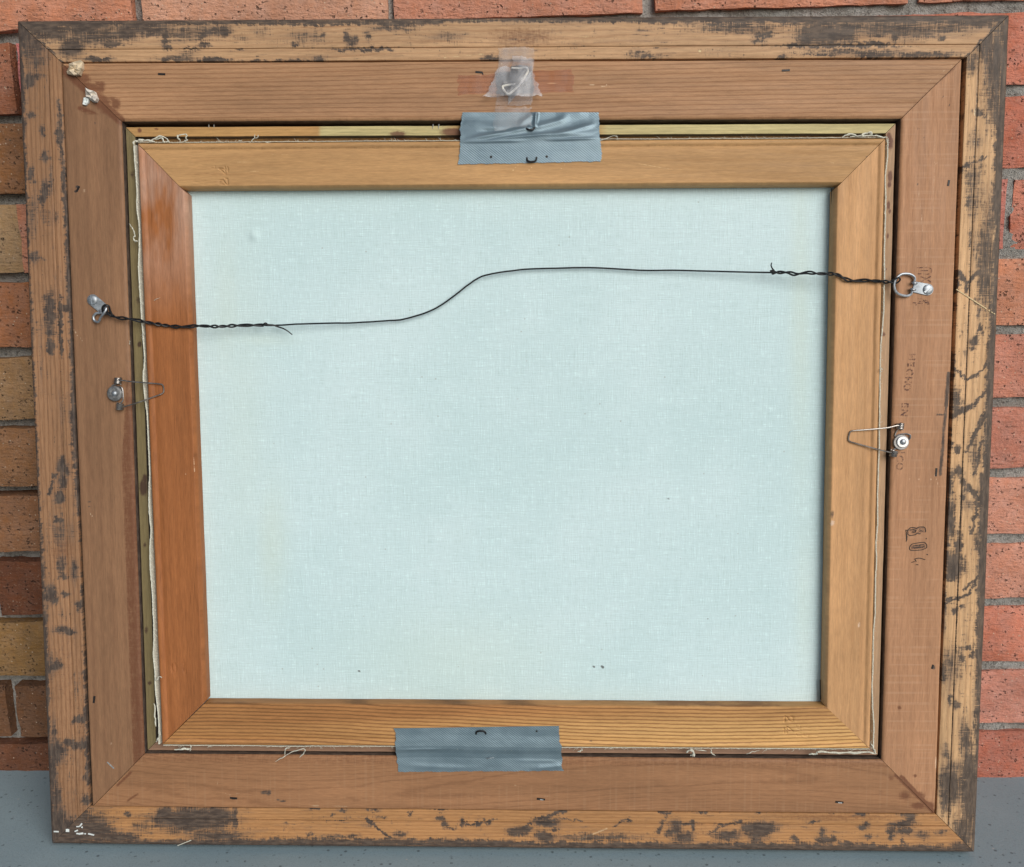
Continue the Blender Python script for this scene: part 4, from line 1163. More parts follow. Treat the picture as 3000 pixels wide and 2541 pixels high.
def thread(pts, r=0.00035, w=0.004, parent=None, mat=None, name="loose_thread", jit=0.0):
    P = spline(np.array([at(*p[:2], p[2] if len(p) > 2 else w) for p in pts]), 6)
    n = len(P)
    sd = int(abs(P[0][0]) * 1e5) % 997
    i = np.arange(n)
    for ax in range(3):
        P[:, ax] += (vnoise(i * 0.7, i * 0 + ax, sd) - 0.5) * 0.0011
    rr = r * (0.45 + 0.9 * vnoise(i * 0.55, i * 0, sd + 7)) * np.clip(np.minimum(i + 2, n - i + 1) / 5, 0.35, 1)
    return fmk(name, *tube(P, rr, 5), mat or M_THREAD, parent or cv)


def zz7(l, w=0.003):
    return [(340 + x / 4.528, 340 + y / 4.528, w) for x, y in l]


thread(zz7([(460, 330), (590, 258), (700, 330), (640, 345), (600, 285), (510, 320)]), 0.0006)
thread(zz7([(850, 335), (815, 265), (930, 250), (920, 290), (945, 330), (880, 340)]), 0.0006)
thread(zz7([(1770, 360), (1840, 290), (1840, 245)]), 0.0004)
thread(zz7([(1840, 290), (1885, 285), (1880, 255)]), 0.0004)
thread(zz7([(1610, 350), (1670, 312)]), 0.0003)
thread(zz7([(1940, 340), (2080, 365)]), 0.0004)
thread(zz7([(240, 385), (250, 340), (330, 325), (420, 330), (520, 350)]), 0.0009)
thread([(1170 / 2.594 + 1300, 1075 / 2.594), (1770, 408, .005), (1797, 399, .005), (1806, 400, .005), (1809, 412, .004)], 0.0004)
thread([(380, 656), (390, 672), (395, 690), (391, 700), (397, 708), (403, 706)], 0.0005)
thread([(2465, 402, .004), (2490, 395, .004), (2520, 398, .005), (2545, 388, .005), (2550, 398, .004), (2490, 402, .004)], 0.0009)
thread([(2520, 402, .004), (2560, 398, .004), (2600, 404, .004)], 0.0006)
thread([(835, 2212, .004), (836, 2195, .006), (850, 2190, .006)], 0.00045)
thread([(805, 2232, .003), (840, 2212, .005), (880, 2195, .007), (892, 2195, .007), (892, 2205, .006), (878, 2220, .004)], 0.0004)
thread([(2010, 2205, .004), (2025, 2198, .005), (2033, 2210, .004), (2022, 2214, .003)], 0.0010)
thread([(2035, 2196, .005), (2070, 2199, .004)], 0.0004)
thread([(2083, 2197, .005), (2084, 2206, .004), (2094, 2215, .003)], 0.0004)
thread([(1693, 2202, .004), (1704, 2198, .004), (1706, 2192, .005)], 0.0006)
thread([(2187, 2210, .003), (2205, 2203, .004), (2225, 2198, .005)], 0.0004)
thread([(2370, 2210, .004), (2390, 2208, .004), (2400, 2201, .005), (2440, 2204, .005), (2500, 2206, .005), (2550, 2205, .004), (2566, 2208, .003)], 0.0008)
thread([(2553, 2180, .004), (2560, 2195, .005), (2566, 2207, .004)], 0.0009)
thread([(458, 2175, .004), (466, 2160, .005), (470, 2146, .006)], 0.0006)
thread([(457, 1995, .004), (465, 1985, .006), (474, 1985, .006)], 0.0006)
thread([(452, 2060, .004), (453, 2100, .004), (458, 2130, .004)], 0.0006)
thread([(510, 2196, .003), (540, 2194, .004), (560, 2196, .003)], 0.0010)
thread([(556, 2182, .005), (560, 2192, .005), (556, 2200, .004)], 0.0005)
thread([(449, 880, .0045), (470, 872, .005)], 0.0002)
thread([(380, 1000, .001), (381, 1002, .001), (379, 1010, .001)], 0.0002)
thread([(2583, 1090, .005), (2579, 1085, .006), (2582, 1078, .005), (2586, 1085, .005)], 0.0004)

# fuzz of short fibres along the torn edge
fz = MB()
for (A, B), m_ in (((TC[0], TC[1]), 190), ((TC[1], TC[2]), 120), ((TC[2], TC[3]), 170), ((TC[3], TC[0]), 120)):
    d = (B - A); L = np.linalg.norm(d[:2]); d = d / L
    nn = np.array([d[1], -d[0], 0])
    if nn @ ((A + B) / 2) < 0:
        nn = -nn
    for q in range(m_):
        s0 = random.random() * L
        p0 = A + d * s0 + nn * 0.0004
        p0[2] = 0.0036
        ln = abs(random.gauss(0.0012, 0.0009)) + 0.0005
        p1 = p0 + nn * ln * random.uniform(0.2, 1.0) + d * ln * random.uniform(-1.2, 1.2) + np.array([0, 0, random.uniform(-0.0004, 0.0010)])
        pm = (p0 + p1) / 2 + np.array([random.gauss(0, .0003), random.gauss(0, .0003), 0.0003])
        fz.add(*tube(np.array([p0, pm, p1]), np.array([0.00016, 0.00013, 0.00007]), 3, caps=False))
fo2 = fmk("frayed_fibre", fz.v, fz.f, M_THREAD, cv)
fo2['kind'] = 'stuff'

# slots for the corner keys seen at the bars' inner edges
for (x0, y0, x1, y1) in ((2436, 552, 2438, 618), (602, 1992, 606, 2052), (2403, 1992, 2404, 2050)):
    P = [at(x0, y0, -0.004), at(x1, y1, -0.004)]
    fmk("key_slot", *tube(P, 0.0005, 6), M_BLACK, cv)

# ---------------------------------------------------------------- duct tape
def tape_h(v, top):
    """height of the taped-over wood at v"""
    if top:
        xs = [0.2166, 0.243, 0.2475, 0.2528, 0.256, 0.262, 0.2688, 0.2725, 0.33]
        ys = [0.0041, 0.0041, 0.0044, 0.0046, 0.0042, 0.0028, 0.0014, 0.0010, 0.0010]
    else:
        xs = [-0.33, -0.2685, -0.264, -0.2595, -0.2555, -0.2525, -0.248, -0.243, -0.2]
        ys = [0.0010, 0.0010, 0.0009, 0.0020, 0.0040, 0.0047, 0.0045, 0.0041, 0.0041]
    return np.interp(v, xs, ys)


def ridge(C, x1, y1, x2, y2, r, a):
    d = np.array([x2 - x1, y2 - y1]); L = np.hypot(*d); d = d / L
    t = (C[:, 0] - x1) * d[0] + (C[:, 1] - y1) * d[1]
    n = -(C[:, 0] - x1) * d[1] + (C[:, 1] - y1) * d[0]
    fall = np.clip(t / (0.25 * L), 0, 1) * np.clip((L - t) / (0.25 * L), 0, 1)
    return a * np.exp(-(n / r) ** 2) * fall


def duct_tape(px, top, label, ridges, group, seed):
    W = 0.002
    c = [at(*p, W) for p in px]
    nu, nv = 190, 90
    g = quad_grid(c, nu, nv)
    t = np.linspace(0, 1, nv)
    s = np.linspace(0, 1, nu)
    g[:, :, 0] += (fbm(t * 9, t * 0 + seed, seed, 3) - 0.5)[None] * 0.0030 * (1 - s)[:, None] ** 4
    g[:, :, 0] += (fbm(t * 9, t * 0 + seed + 3, seed + 2, 3) - 0.5)[None] * 0.0030 * s[:, None] ** 4
    g[:, :, 1] += (fbm(s * 40, s * 0, seed + 5, 4) - 0.5)[:, None] * 0.0016 * t[None] ** 6
    v = g.reshape(-1, 3)
    C = chart(v)
    h = tape_h(v[:, 1] + 0.0018 * (fbm(v[:, 0] * 20, v[:, 1] * 10, seed + 8, 3) - 0.5), top) + 0.0004
    for r in ridges:
        h = h + 1.1 * ridge(C, *r)
    h = h + (fbm(v[:, 0] * 90, v[:, 1] * 160, seed + 4, 3) - 0.5) * 0.0004
    v[:, 2] = h
    base = v.mean(0)
    o = thing("duct_tape", (base[0], v[:, 1].min(), base[2]), label, "tape", group)
    fmk("tape_strip", *sheet(v.reshape(nu, nv, 3), 0.00025), M_DUCT, o, angle=60)
    return o


def q3(*l):
    return [1300 + l[0] / 2.594, l[1] / 2.594, 1300 + l[2] / 2.594, l[3] / 2.594, *l[4:]]


dt1 = duct_tape([(1354, 329), (1755, 329), (1761, 475), (1344, 484)], True,
                "wrinkled grey duct tape bridging frame and canvas at the top", [
                    q3(140, 1080, 760, 960, 7, .0012), q3(330, 1075, 900, 1020, 4, .0011), q3(660, 990, 960, 900, 9, .0012), q3(560, 1060, 1175, 1010, 9, .0009),
                    q3(705, 842, 690, 990, 5, .0016), q3(560, 960, 720, 850, 9, .0009), q3(820, 1040, 1160, 950, 8, .0012), q3(150, 930, 500, 1000, 12, .0007),
                    q3(760, 1075, 1180, 1060, 4, .0008), q3(120, 1090, 640, 1080, 4, .0008), q3(250, 1010, 560, 1000, 7, -.0006), q3(850, 880, 1100, 870, 12, .0006)],
                "strips of grey duct tape", 81)
dt2 = duct_tape([(1157, 2131), (1637, 2124), (1649, 2259), (1167, 2263)], False,
                "smooth grey duct tape strip stuck across the bottom canvas bar", [(1170, 2240, 1400, 2250, 8, .0005), (1550, 2250, 1660, 2240, 8, .0009), (1160, 2192, 1300, 2188, 4, .0005), (1500, 2225, 1640, 2228, 6, .0004)],
                "strips of grey duct tape", 82)


def staple(parent, pts, r=0.0006, mat=None, name="staple"):
    return fmk(name, *tube(spline(np.array([at(*p) for p in pts]), 4), r, 6), mat or M_BLACK, parent)


staple(dt1, [(1300 + 632 / 2.594, 1200 / 2.594, .0046), (1300 + 638 / 2.594, 1222 / 2.594, .0058), (1300 + 665 / 2.594, 1230 / 2.594, .0060), (1300 + 698 / 2.594, 1222 / 2.594, .0058), (1300 + 706 / 2.594, 1196 / 2.594, .0046)], 0.0008)
staple(dt1, [(1300 + 628 / 2.594, 978 / 2.594, .004), (1300 + 645 / 2.594, 985 / 2.594, .0055), (1300 + 675 / 2.594, 986 / 2.594, .0055), (1300 + 690 / 2.594, 970 / 2.594, .0042)], 0.0008)
for x, y in ((360, 1193), (783, 1191)):
    P = at(1300 + x / 2.594, y / 2.594, 0.0046)
    fmk("puncture", *lathe([(0.0011, 0.0), (0.0009, 0.0002), (0.0003, 0.0003)], 10, P), M_BLACK, dt1)
B2 = lambda x, y, w: (700 + x / 2.594, 1861 + y / 2.594, w)
staple(dt2, [B2(1803, 752, .0044), B2(1808, 735, .0056), B2(1840, 729, .006), B2(1868, 735, .0056), B2(1876, 752, .0044)], 0.0008)
staple(dt2, [B2(1880, 940, .0015), B2(1900, 936, .0022), B2(1938, 932, .0015)], 0.0004, M_STEEL)
P = at(1400 + 447 / 2.594, 1861 + 731 / 2.594, 0.0048)
fmk("puncture", *lathe([(0.0009, 0.0), (0.0007, 0.0002), (0.0002, 0.0003)], 10, P), M_BLACK, dt2)

# ---------------------------------------------------------------- clear tape and the white wire hook under it
ct = thing("clear_tape", at(1510, 330, 0.0008), "crumpled clear sticky tape patch holding a white wire hook at the top", "tape")


def flat_strip(px, w, mat, name, nu=24, nv=40, hf=None, seed=0, thick=0.00006):
    c = [at(*p, w) for p in px]
    g = quad_grid(c, nu, nv)
    sj, tj = np.linspace(-1, 1, nu)[:, None], np.linspace(0, 1, nv)[None]
    g[:, :, 0] += sj ** 3 * (fbm(tj * 7 + 0 * sj, 0 * tj + np.sign(sj) * 5, seed, 3) - 0.5) * 0.0042
    g[:, :, 1] += (2 * tj - 1) ** 3 * (fbm(sj * 5 + 0 * tj, 0 * sj + 9, seed + 4, 3) - 0.5) * 0.0030
    v = g.reshape(-1, 3)
    C = chart(v)
    v[:, 2] = w + (fbm(v[:, 0] * 120, v[:, 1] * 120, seed, 3) - 0.5) * 0.00025
    if hf is not None:
        v[:, 2] += hf(C)
    return fmk(name, *sheet(v.reshape(nu, nv, 3), thick), mat, ct, angle=70)


def hump(C):
    k = blobs(C, [(1512, 240, 34, 44)], [(1500, 198, 1545, 203, 10, .9), (1490, 275, 1545, 205, 10, 1.0), (1478, 250, 1510, 248, 8, .7)])
    return 0.0045 * k


Z = lambda x, y: (1300 + x / 2.594, y / 2.594)
flat_strip([Z(103, 575), Z(975, 525), Z(990, 700), Z(105, 720)], 0.0012, M_FILMRED, "tape_strip", seed=91)
flat_strip([Z(425, 362), Z(697, 362), Z(668, 800), Z(392, 806)], 0.0018, M_FILM, "tape_strip", hf=lambda C: 0.9 * hump(C), seed=92)
flat_strip([Z(390, 810), Z(665, 810), Z(665, 960), Z(380, 1000)], 0.0046, M_FILM, "tape_strip", hf=lambda C: np.interp(C[:, 1], [315, 330, 345, 360, 372, 386], [-.0016, -.0012, -.0006, .0004, .0012, .0028]), seed=93)
flat_strip([Z(515, 418), Z(688, 455), Z(665, 560), Z(495, 810)], 0.0024, M_FILM2, "tape_strip", hf=hump, seed=94)
flat_strip([Z(418, 515), Z(660, 515), Z(745, 740), Z(310, 745)], 0.0028, M_FILM2, "tape_flap", nu=40, nv=40, seed=95,
           hf=lambda C: hump(C) + 0.0035 * np.clip((C[:, 1] - 262) / 24, 0, 1) * (0.4 + fbm(C[:, 0] / 14, C[:, 1] / 30, 96, 2)) + 0.0012 * np.abs(np.sin(C[:, 0] / 19)))
hk = [Z(515, 518), Z(570, 520), Z(622, 516), Z(637, 530), Z(632, 556), Z(580, 640), Z(512, 706), Z(486, 715), Z(468, 700), Z(448, 668), Z(460, 652), Z(545, 640)]
HP = np.array([at(*p, 0.0052) for p in hk])
hook = solo("wire_hook", *tube(spline(HP, 6), 0.0009, 8), M_HOOKWHITE, HP[7])
tag(hook, "small bent white wire hook showing through the crumpled clear tape", "hook")

# ---------------------------------------------------------------- hanging hardware
def place(pts, px, py, w, ang, tilt=0.0):
    """own axes (x along, y across, z out) -> frame coordinates"""
    o = at(px, py, w)
    p = np.asarray(pts, float)
    c, s = math.cos(ang), math.sin(ang)
    return np.stack([o[0] + p[:, 0] * c - p[:, 1] * s, o[1] + p[:, 0] * s + p[:, 1] * c, o[2] + p[:, 2]], 1)


def strap_outline(L, r, n=12):
    pts = [(r * math.cos(a), r * math.sin(a)) for a in np.linspace(math.pi / 2, 3 * math.pi / 2, n)]
    return pts + [(L, -r * 0.96), (L, r * 0.96)]


def prism(outline, z0, z1, bev=0.0003):
    n = len(outline)
    c = np.mean(outline, axis=0)
    v = [(x, y, z0) for x, y in outline] + [(x, y, z1 - bev) for x, y in outline] + \
        [(c[0] + (x - c[0]) * 0.94, c[1] + (y - c[1]) * 0.94, z1) for x, y in outline]
    f = []
    for lv in (0, 1):
        for k in range(n):
            a, b = lv * n + k, lv * n + (k + 1) % n
            f.append((a, b, b + n, a + n))
    f.append(tuple(2 * n + k for k in range(n)))
    f.append(tuple(range(n))[::-1])
    return v, f


def screw_head(R, z0, slot_ang, h=0.0016):
    """round head with a sawn slot: two half domes standing on a disc"""
    mb = MB()
    mb.add(*lathe([(R, 0), (R, h * 0.3), (R * 0.9, h * 0.55)], 24))
    for sgn in (1, -1):
        ring = []
        prof = [(0.97, 0.3), (0.9, 0.62), (0.7, 0.86), (0.4, 0.98)]
        a0 = math.asin(0.18)
        vs, fs = [], []
        for k, (q, hz) in enumerate(prof):
            aa = math.asin(min(0.9, 0.18 / q))
            for t in np.linspace(aa, math.pi - aa, 13):
                vs.append((R * q * math.cos(t), sgn * R * q * math.sin(t), h * hz))
        for i in range(3):
            for j in range(12):
                fs.append((i * 13 + j, i * 13 + j + 1, (i + 1) * 13 + j + 1, (i + 1) * 13 + j))
        fs.append(tuple(39 + j for j in range(13)))
        n = len(vs)
        vs += [(R * 0.97 * math.cos(a0), sgn * R * 0.18, 0), (-R * 0.97 * math.cos(a0), sgn * R * 0.18, 0)]
        fs.append((n, 0, 13, 26, 39, 51, 38, 25, 12, n + 1))
        mb.add(vs, fs)
    v = np.array(mb.v)
    c, s = math.cos(slot_ang), math.sin(slot_ang)
    v = np.stack([v[:, 0] * c - v[:, 1] * s, v[:, 0] * s + v[:, 1] * c, v[:, 2] + z0], 1)
    return v, mb.f


def hanger(px, py, ang, slot, label, ring_pts, ring_r):
    o = thing("ring_hanger", at(px, py, 0.0007), label, "picture hanger", "metal ring hangers")
    v, f = prism(strap_outline(0.0120, 0.0047), 0, 0.0009)
    fmk("strap", place(v, px, py, 0.0008, ang), f, M_STEEL, o)
    for yy in (-0.0026, 0.0026):
        arc = [(0.0110, yy, 0.0006), (0.0125, yy, 0.0010), (0.0142, yy, 0.0022), (0.0140, yy, 0.0036), (0.0122, yy, 0.0040), (0.0108, yy, 0.0028)]
        fmk("strap_tongue", place(tube(spline(arc, 4), 0.0009, 6)[0], px, py, 0.0008, ang), tube(spline(arc, 4), 0.0009, 6)[1], M_STEEL, o)
    v, f = screw_head(0.0041, 0.0008, slot)
    fmk("screw", place(v, px, py, 0.0008, 0), f, M_STEEL, o, angle=30)
    v, f = tube(spline(ring_pts, 5), ring_r, 8)
    fmk("ring", place(v, px, py, 0.0008, ang), f, M_STEEL, o)
    return o


a_r = math.atan2(12, -58)
Dring = [(0.0128, -0.0030, 0.002), (0.0128, -0.0062, 0.002), (0.0150, -0.0082, 0.0022), (0.0195, -0.0088, 0.0026), (0.0250, -0.0070, 0.003), (0.0282, -0.0020, 0.0032), (0.0280, 0.0035, 0.0032), (0.0248, 0.0078, 0.003),
         (0.0195, 0.0090, 0.0026), (0.0150, 0.0082, 0.0022), (0.0128, 0.0062, 0.002), (0.0128, 0.0030, 0.002)]
hanger(2717, 849, a_r, math.radians(38), "metal ring hanger on the right liner, its ring pulled flat by the wire", Dring, 0.00105)
a_l = math.atan2(-28, 33)
Uring = [(0.0128, 0.0030, 0.0026), (0.0118, 0.0040, 0.0050), (0.0135, 0.0048, 0.0062), (0.0158, 0.0030, 0.0075), (0.0165, -0.001, 0.0078), (0.0160, -0.0055, 0.0060), (0.0160, -0.0100, 0.0040), (0.0128, -0.0118, 0.0028), (0.0098, -0.0100, 0.0026), (0.0098, -0.0062, 0.0026), (0.0128, -0.0034, 0.0026)]
hanger(272.5, 879.5, a_l, math.radians(95), "metal ring hanger on the left liner with its ring twisted sideways", Uring, 0.00105)

# wire: bare in the middle, twisted on itself at both ends
WZ = 0.0062
wl = [(309, 908, .0055), (324, 922, .0055), (345, 931, .0055), (375, 934, .006), (409, 940, WZ), (455, 949, WZ), (513, 957, WZ), (555, 957, WZ), (578, 955, .006), (636, 957, .004), (700, 954, .002), (756, 953, .001), (772, 953, .001)]
wc = [(772, 953, .001), (800, 954, 0), (864, 950, -0.0011), (1008, 946, -0.0033), (1094, 943, -0.0044), (1150, 939, -0.0050), (1195, 932, -0.0052), (1267, 908, -0.0050), (1325, 872, -0.0044), (1368, 837, -0.0039), (1404, 814, -0.0039), (1440, 802, -0.0039), (1498, 793, -0.0044), (1584, 788, -0.0050), (1728, 785, -0.0052), (1872, 791, -0.0050), (2018, 794, -0.0039), (2160, 797, -0.0017), (2262, 799, .001)]
wr = [(2262, 799, .001), (2308, 799, .0025), (2331, 804, .0035), (2366, 799, .0045), (2393, 802, .0055), (2447, 804, WZ), (2470, 814, WZ), (2493, 823, WZ), (2531, 822, WZ), (2570, 824, .006), (2605, 827, .005), (2618, 826, .0045)]


def up(l, sub=8):
    return spline(np.array([at(*p) for p in l]), sub)


def twist(P, turns_per_m, r, ph):
    T = np.gradient(P, axis=0); T /= np.linalg.norm(T, axis=1)[:, None]
    s = np.concatenate([[0], np.cumsum(np.linalg.norm(np.diff(P, axis=0), axis=1))])
    n1 = np.cross(T, [0, 0, 1.0]); n1 /= np.linalg.norm(n1, axis=1)[:, None]
    n2 = np.cross(T, n1)
    a = s * turns_per_m * 2 * math.pi + ph + 1.1 * np.sin(s * 130)
    rr = r * (0.8 + 0.5 * np.sin(s * 210 + ph * 0 + 1) ** 2)
    return P + rr[:, None] * (np.cos(a)[:, None] * n1 + np.sin(a)[:, None] * n2)


wire = thing("hanging_wire", at(300, 915, 0.005), "thin black picture wire strung between two ring hangers across the canvas", "wire")
BW_ = up(wc, 6)
bi = np.arange(len(BW_))
BW_[:, 1] += (fbm(bi * 0.21, bi * 0, 611, 3) - 0.5) * 0.0009 * np.clip(np.minimum(bi, len(BW_) - 1 - bi) / 8, 0, 1)
fmk("bare_wire", *tube(BW_, 0.0007, 7), M_WIRE, wire)
for l in (wl, wr):
    P = up(l, 12)
    for ph in (0, math.pi):
        fmk("twisted_strand", *tube(twist(P, 55, 0.00082, ph), 0.00078, 6), M_WIRE, wire)
for l in ([(770, 953, .002), (778, 948, .003), (785, 952, .002), (800, 953, .001), (812, 957, .0), (830, 963, .0), (845, 972, .001), (856, 981, .002)],
          [(2266, 803, .001), (2258, 794, .003), (2268, 795, .003), (2262, 786, .004), (2259, 778, .005), (2261, 770, .006)]):
    fmk("wire_tail", *tube(up(l, 5), np.linspace(0.0010, 0.0004, 5 * (len(l) - 1) + 1), 6), M_WIRE, wire)
# loops round the rings
fmk("wire_loop", *tube(up([(2614, 830, .004), (2628, 829, .0035), (2637, 820, .005), (2633, 814, .006), (2620, 819, .006), (2608, 825, .005)], 6), 0.0007, 7), M_WIRE, wire)
fmk("wire_loop", *tube(up([(322, 922, .005), (306, 918, .006), (300, 905, .0085), (306, 895, .0105), (318, 897, .010), (322, 910, .0075), (330, 926, .0055)], 6), 0.0009, 7), M_WIRE, wire)


# spring clips screwed to the liner, their wire arms pressing on the canvas bars
def coil(c0, axis, r, turns, length, n=14):
    axis = np.asarray(axis, float) / np.linalg.norm(axis)
    e1 = np.cross(axis, [0, 0, 1.0]); e1 /= np.linalg.norm(e1)
    e2 = np.cross(axis, e1)
    t = np.linspace(0, 1, int(turns * n))
    return np.asarray(c0)[None] + axis[None] * (t * length)[:, None] + r * (np.cos(2 * math.pi * turns * t)[:, None] * e1 + np.sin(2 * math.pi * turns * t)[:, None] * e2)


def clip(cx, cy, arm, ctop, cbot, loop, label, white):
    o = thing("spring_clip", at(cx, cy, 0.0007), label, "spring clip", "wire spring clips")
    P = at(cx, cy, 0.0010)
    if white:
        fmk("washer", *lathe([(0.0064, 0.0008), (0.0064, 0.0016), (0.0060, 0.0020), (0.0030, 0.0020)], 28, at(cx - 2.5, cy + 1.5, 0.0010)), M_WASHER, o)
        fmk("washer", *lathe([(0.0048, 0.0021), (0.0048, 0.0029), (0.0044, 0.0033), (0.0022, 0.0033)], 28, P), M_WHITEWASH, o)
        sc_r, sz = 0.0024, 0.0034
    else:
        fmk("washer", *lathe([(0.0064, 0.0010), (0.0066, 0.0018), (0.0060, 0.0026), (0.0044, 0.0030), (0.0030, 0.0028), (0.0022, 0.0028)], 28, P), M_WASHER, o)
        sc_r, sz = 0.0022, 0.0029
    fmk("screw", *lathe([(sc_r, sz), (sc_r, sz + 0.0004), (sc_r * 0.8, sz + 0.0009), (sc_r * 0.4, sz + 0.0012), (0.0002, sz + 0.0013)], 20, P), M_STEEL, o)
    fmk("spring_arm", *tube(spline(np.array([at(*p) for p in arm]), 5), 0.00060, 7), M_SPRING, o)
    for (x, y, dx, dy) in (ctop, cbot):
        c0 = at(x, y, 0.0032)
        fmk("spring_coil", *tube(coil(c0, (dx, dy, 0.0), 0.0027, 4.2, 0.0052), 0.00062, 6), M_SPRING, o)
    fmk("spring_base", *tube(spline(np.array([at(*p) for p in loop]), 5), 0.0006, 6), M_WASHER, o)
    return o


K = lambda x, y, w: (2200 + x / 2.594, 1200 + y / 2.594, w)
clip(2641, 1294, [K(1148, 126, .0045), K(1110, 122, .0056), K(1040, 138, .0060), K(900, 152, .0060), K(788, 160, .0054), K(758, 168, .005), K(747, 190, .0048), K(742, 225, .0048), K(752, 242, .005), K(785, 254, .0054), K(970, 305, .0062), K(1068, 328, .0050)],
     (*K(1130, 152, 0)[:2], 0.1, 1), (*K(1092, 312, 0)[:2], -0.25, -1),
     [K(1115, 155, .002), K(1100, 180, .0018), K(1098, 205, .0016), K(1130, 190, .0014), K(1180, 185, .0016), K(1210, 195, .002), K(1208, 220, .002), K(1180, 245, .0016), K(1110, 290, .0016), K(1085, 305, .002)],
     "spring clip on the right liner with bright white washer", True)
J = lambda x, y, w: (x / 2.594, 600 + y / 2.594, w)
clip(339, 1153, [J(888, 1330, .0045), J(912, 1333, .0056), J(1000, 1345, .0060), J(1100, 1353, .0060), J(1215, 1363, .0054), J(1236, 1372, .005), J(1243, 1390, .0048), J(1245, 1418, .0048), J(1230, 1437, .005), J(1170, 1460, .0054), J(1060, 1500, .0062), J(940, 1537, .0050)],
     (*J(893, 1362, 0)[:2], 0.15, 1), (*J(914, 1512, 0)[:2], -0.15, -1),
     [J(895, 1360, .002), J(855, 1375, .0018), J(850, 1400, .0016), J(900, 1385, .0016), J(930, 1400, .0018), J(935, 1480, .002), J(915, 1510, .002)],
     "spring clip on the left liner with dull dark washer", False)

# ---------------------------------------------------------------- ink stamps on the right liner
def ribbon(pts, wd, w=0.0011):
    P = np.array([at(*p, w)[:2] for p in pts])
    T = np.gradient(P, axis=0); T /= np.linalg.norm(T, axis=1)[:, None] + 1e-9
    Nn = np.stack([-T[:, 1], T[:, 0]], 1)
    a, b = P + Nn * wd / 2, P - Nn * wd / 2
    n = len(P)
    top = [(*q, w) for q in a] + [(*q, w) for q in b]
    bot = [(*q, w - 0.00012) for q in a] + [(*q, w - 0.00012) for q in b]
    f = []
    for i in range(n - 1):
        f += [(i, n + i, n + i + 1, i + 1), (2 * n + i, 2 * n + i + 1, 3 * n + i + 1, 3 * n + i),
              (i, i + 1, 2 * n + i + 1, 2 * n + i), (n + i, 3 * n + i, 3 * n + i + 1, n + i + 1)]
    return top + bot, f


def s4(l):
    return [(2620 + x / 11.025, 1520 + y / 11.025) for x, y in l]


def ink(strokes, mat, wd=0.0006, name="ink_mark"):
    mb = MB()
    for k, s in enumerate(strokes):
        mb.add(*ribbon(s, wd, 0.00105 + 0.00002 * k))
    fmk(name, mb.v, mb.f, mat, liner['right'], smooth=False)


LB = [[(440, 520), (450, 360), (520, 295), (620, 285), (730, 310), (770, 280), (850, 268), (950, 265), (1005, 310), (1015, 400), (1000, 440)], [(440, 510), (510, 545), (600, 535), (690, 515), (755, 465), (800, 490), (850, 485)], [(380, 355), (395, 480), (405, 690), (385, 735)], [(415, 560), (410, 680)], [(430, 360), (440, 430)], [(500, 370), (640, 355), (710, 380), (690, 430), (570, 430)], [(830, 395), (910, 392)]]
LO = [[(510, 1010), (490, 950), (520, 870), (580, 820), (700, 795), (860, 770), (960, 762), (1020, 795), (1055, 860), (1050, 940), (960, 985), (880, 1010), (650, 1030), (560, 1025), (510, 1010)], [(600, 885), (760, 860), (950, 845)], [(610, 945), (780, 930), (940, 905), (985, 880)]]
L4 = [[(650, 1310), (720, 1285), (800, 1275), (870, 1285), (1000, 1325)], [(680, 1320), (710, 1390)], [(560, 1410), (660, 1390)], [(700, 1485), (780, 1490)]]
ink([s4(l) for l in LB], M_INK, 0.0007)
ink([s4(l) for l in LO], M_INK, 0.0006)
ink([s4(l) for l in L4], M_INK, 0.0006)
ink([s4([(1030, 630), (1045, 660)]), s4([(1050, 1150), (1085, 1165)])], M_INK, 0.0008)
ink([s4([(520, 420), (560, 395), (680, 390), (740, 385), (960, 355)])], M_INKGREY, 0.0042, "ink_smear")
ink([s4([(540, 930), (760, 905), (1000, 880)])], M_INKGREY, 0.0036, "ink_smear")
# older stamp by the hanger: O X 4, faded
u6 = lambda l: [(2200 + x / 2.594, 600 + y / 2.594) for x, y in l]
ink([u6([(1262, 480), (1350, 475), (1372, 490), (1372, 515), (1350, 528), (1268, 525)]), u6([(1290, 502), (1350, 500)])], M_INKPALE, 0.0007)
ink([u6([(1290, 545), (1330, 560), (1370, 590)]), u6([(1290, 590), (1330, 565), (1368, 545)])], M_INKPALE, 0.0009)
ink([u6([(1230, 745), (1300, 750), (1355, 742)]), u6([(1355, 765), (1300, 715), (1270, 712), (1262, 740), (1255, 765)]), u6([(1320, 722), (1356, 740), (1350, 768)]), u6([(1282, 735), (1320, 738)])], M_INKPALE, 0.0007)

LET = [('H', 2672.5, 1046), ('E', 2669.5, 1068), ('C', 2666, 1090), ('H', 2662, 1113), ('O', 2659, 1134), ('E', 2652.5, 1188), ('N', 2650, 1210), ('I', 2641, 1326), ('C', 2637, 1344), ('O', 2636, 1367)]
for ch, x, y in LET:
    cu = bpy.data.curves.new("ink_letter", 'FONT')
    cu.body = ch
    cu.size = 0.0078
    cu.align_x = 'CENTER'; cu.align_y = 'CENTER'
    cu.offset = 0.00022
    cu.extrude = 0.00005
    tob = bpy.data.objects.new("ink_letter_source", cu)
    col.objects.link(tob)
    dg = bpy.context.evaluated_depsgraph_get()
    me = bpy.data.meshes.new_from_object(tob.evaluated_get(dg))
    P = np.array([v.co[:] for v in me.vertices]); F = [tuple(p.vertices) for p in me.polygons]
    bpy.data.objects.remove(tob); bpy.data.curves.remove(cu); bpy.data.meshes.remove(me)
    P -= (P.max(0) + P.min(0)) / 2
    ang = math.radians(-93)
    Q = place(P, x, y, 0.00110, ang)
    fmk("ink_letter", Q, F, M_INKPALE if y < 1300 else M_INKGREY, liner['right'], smooth=False)

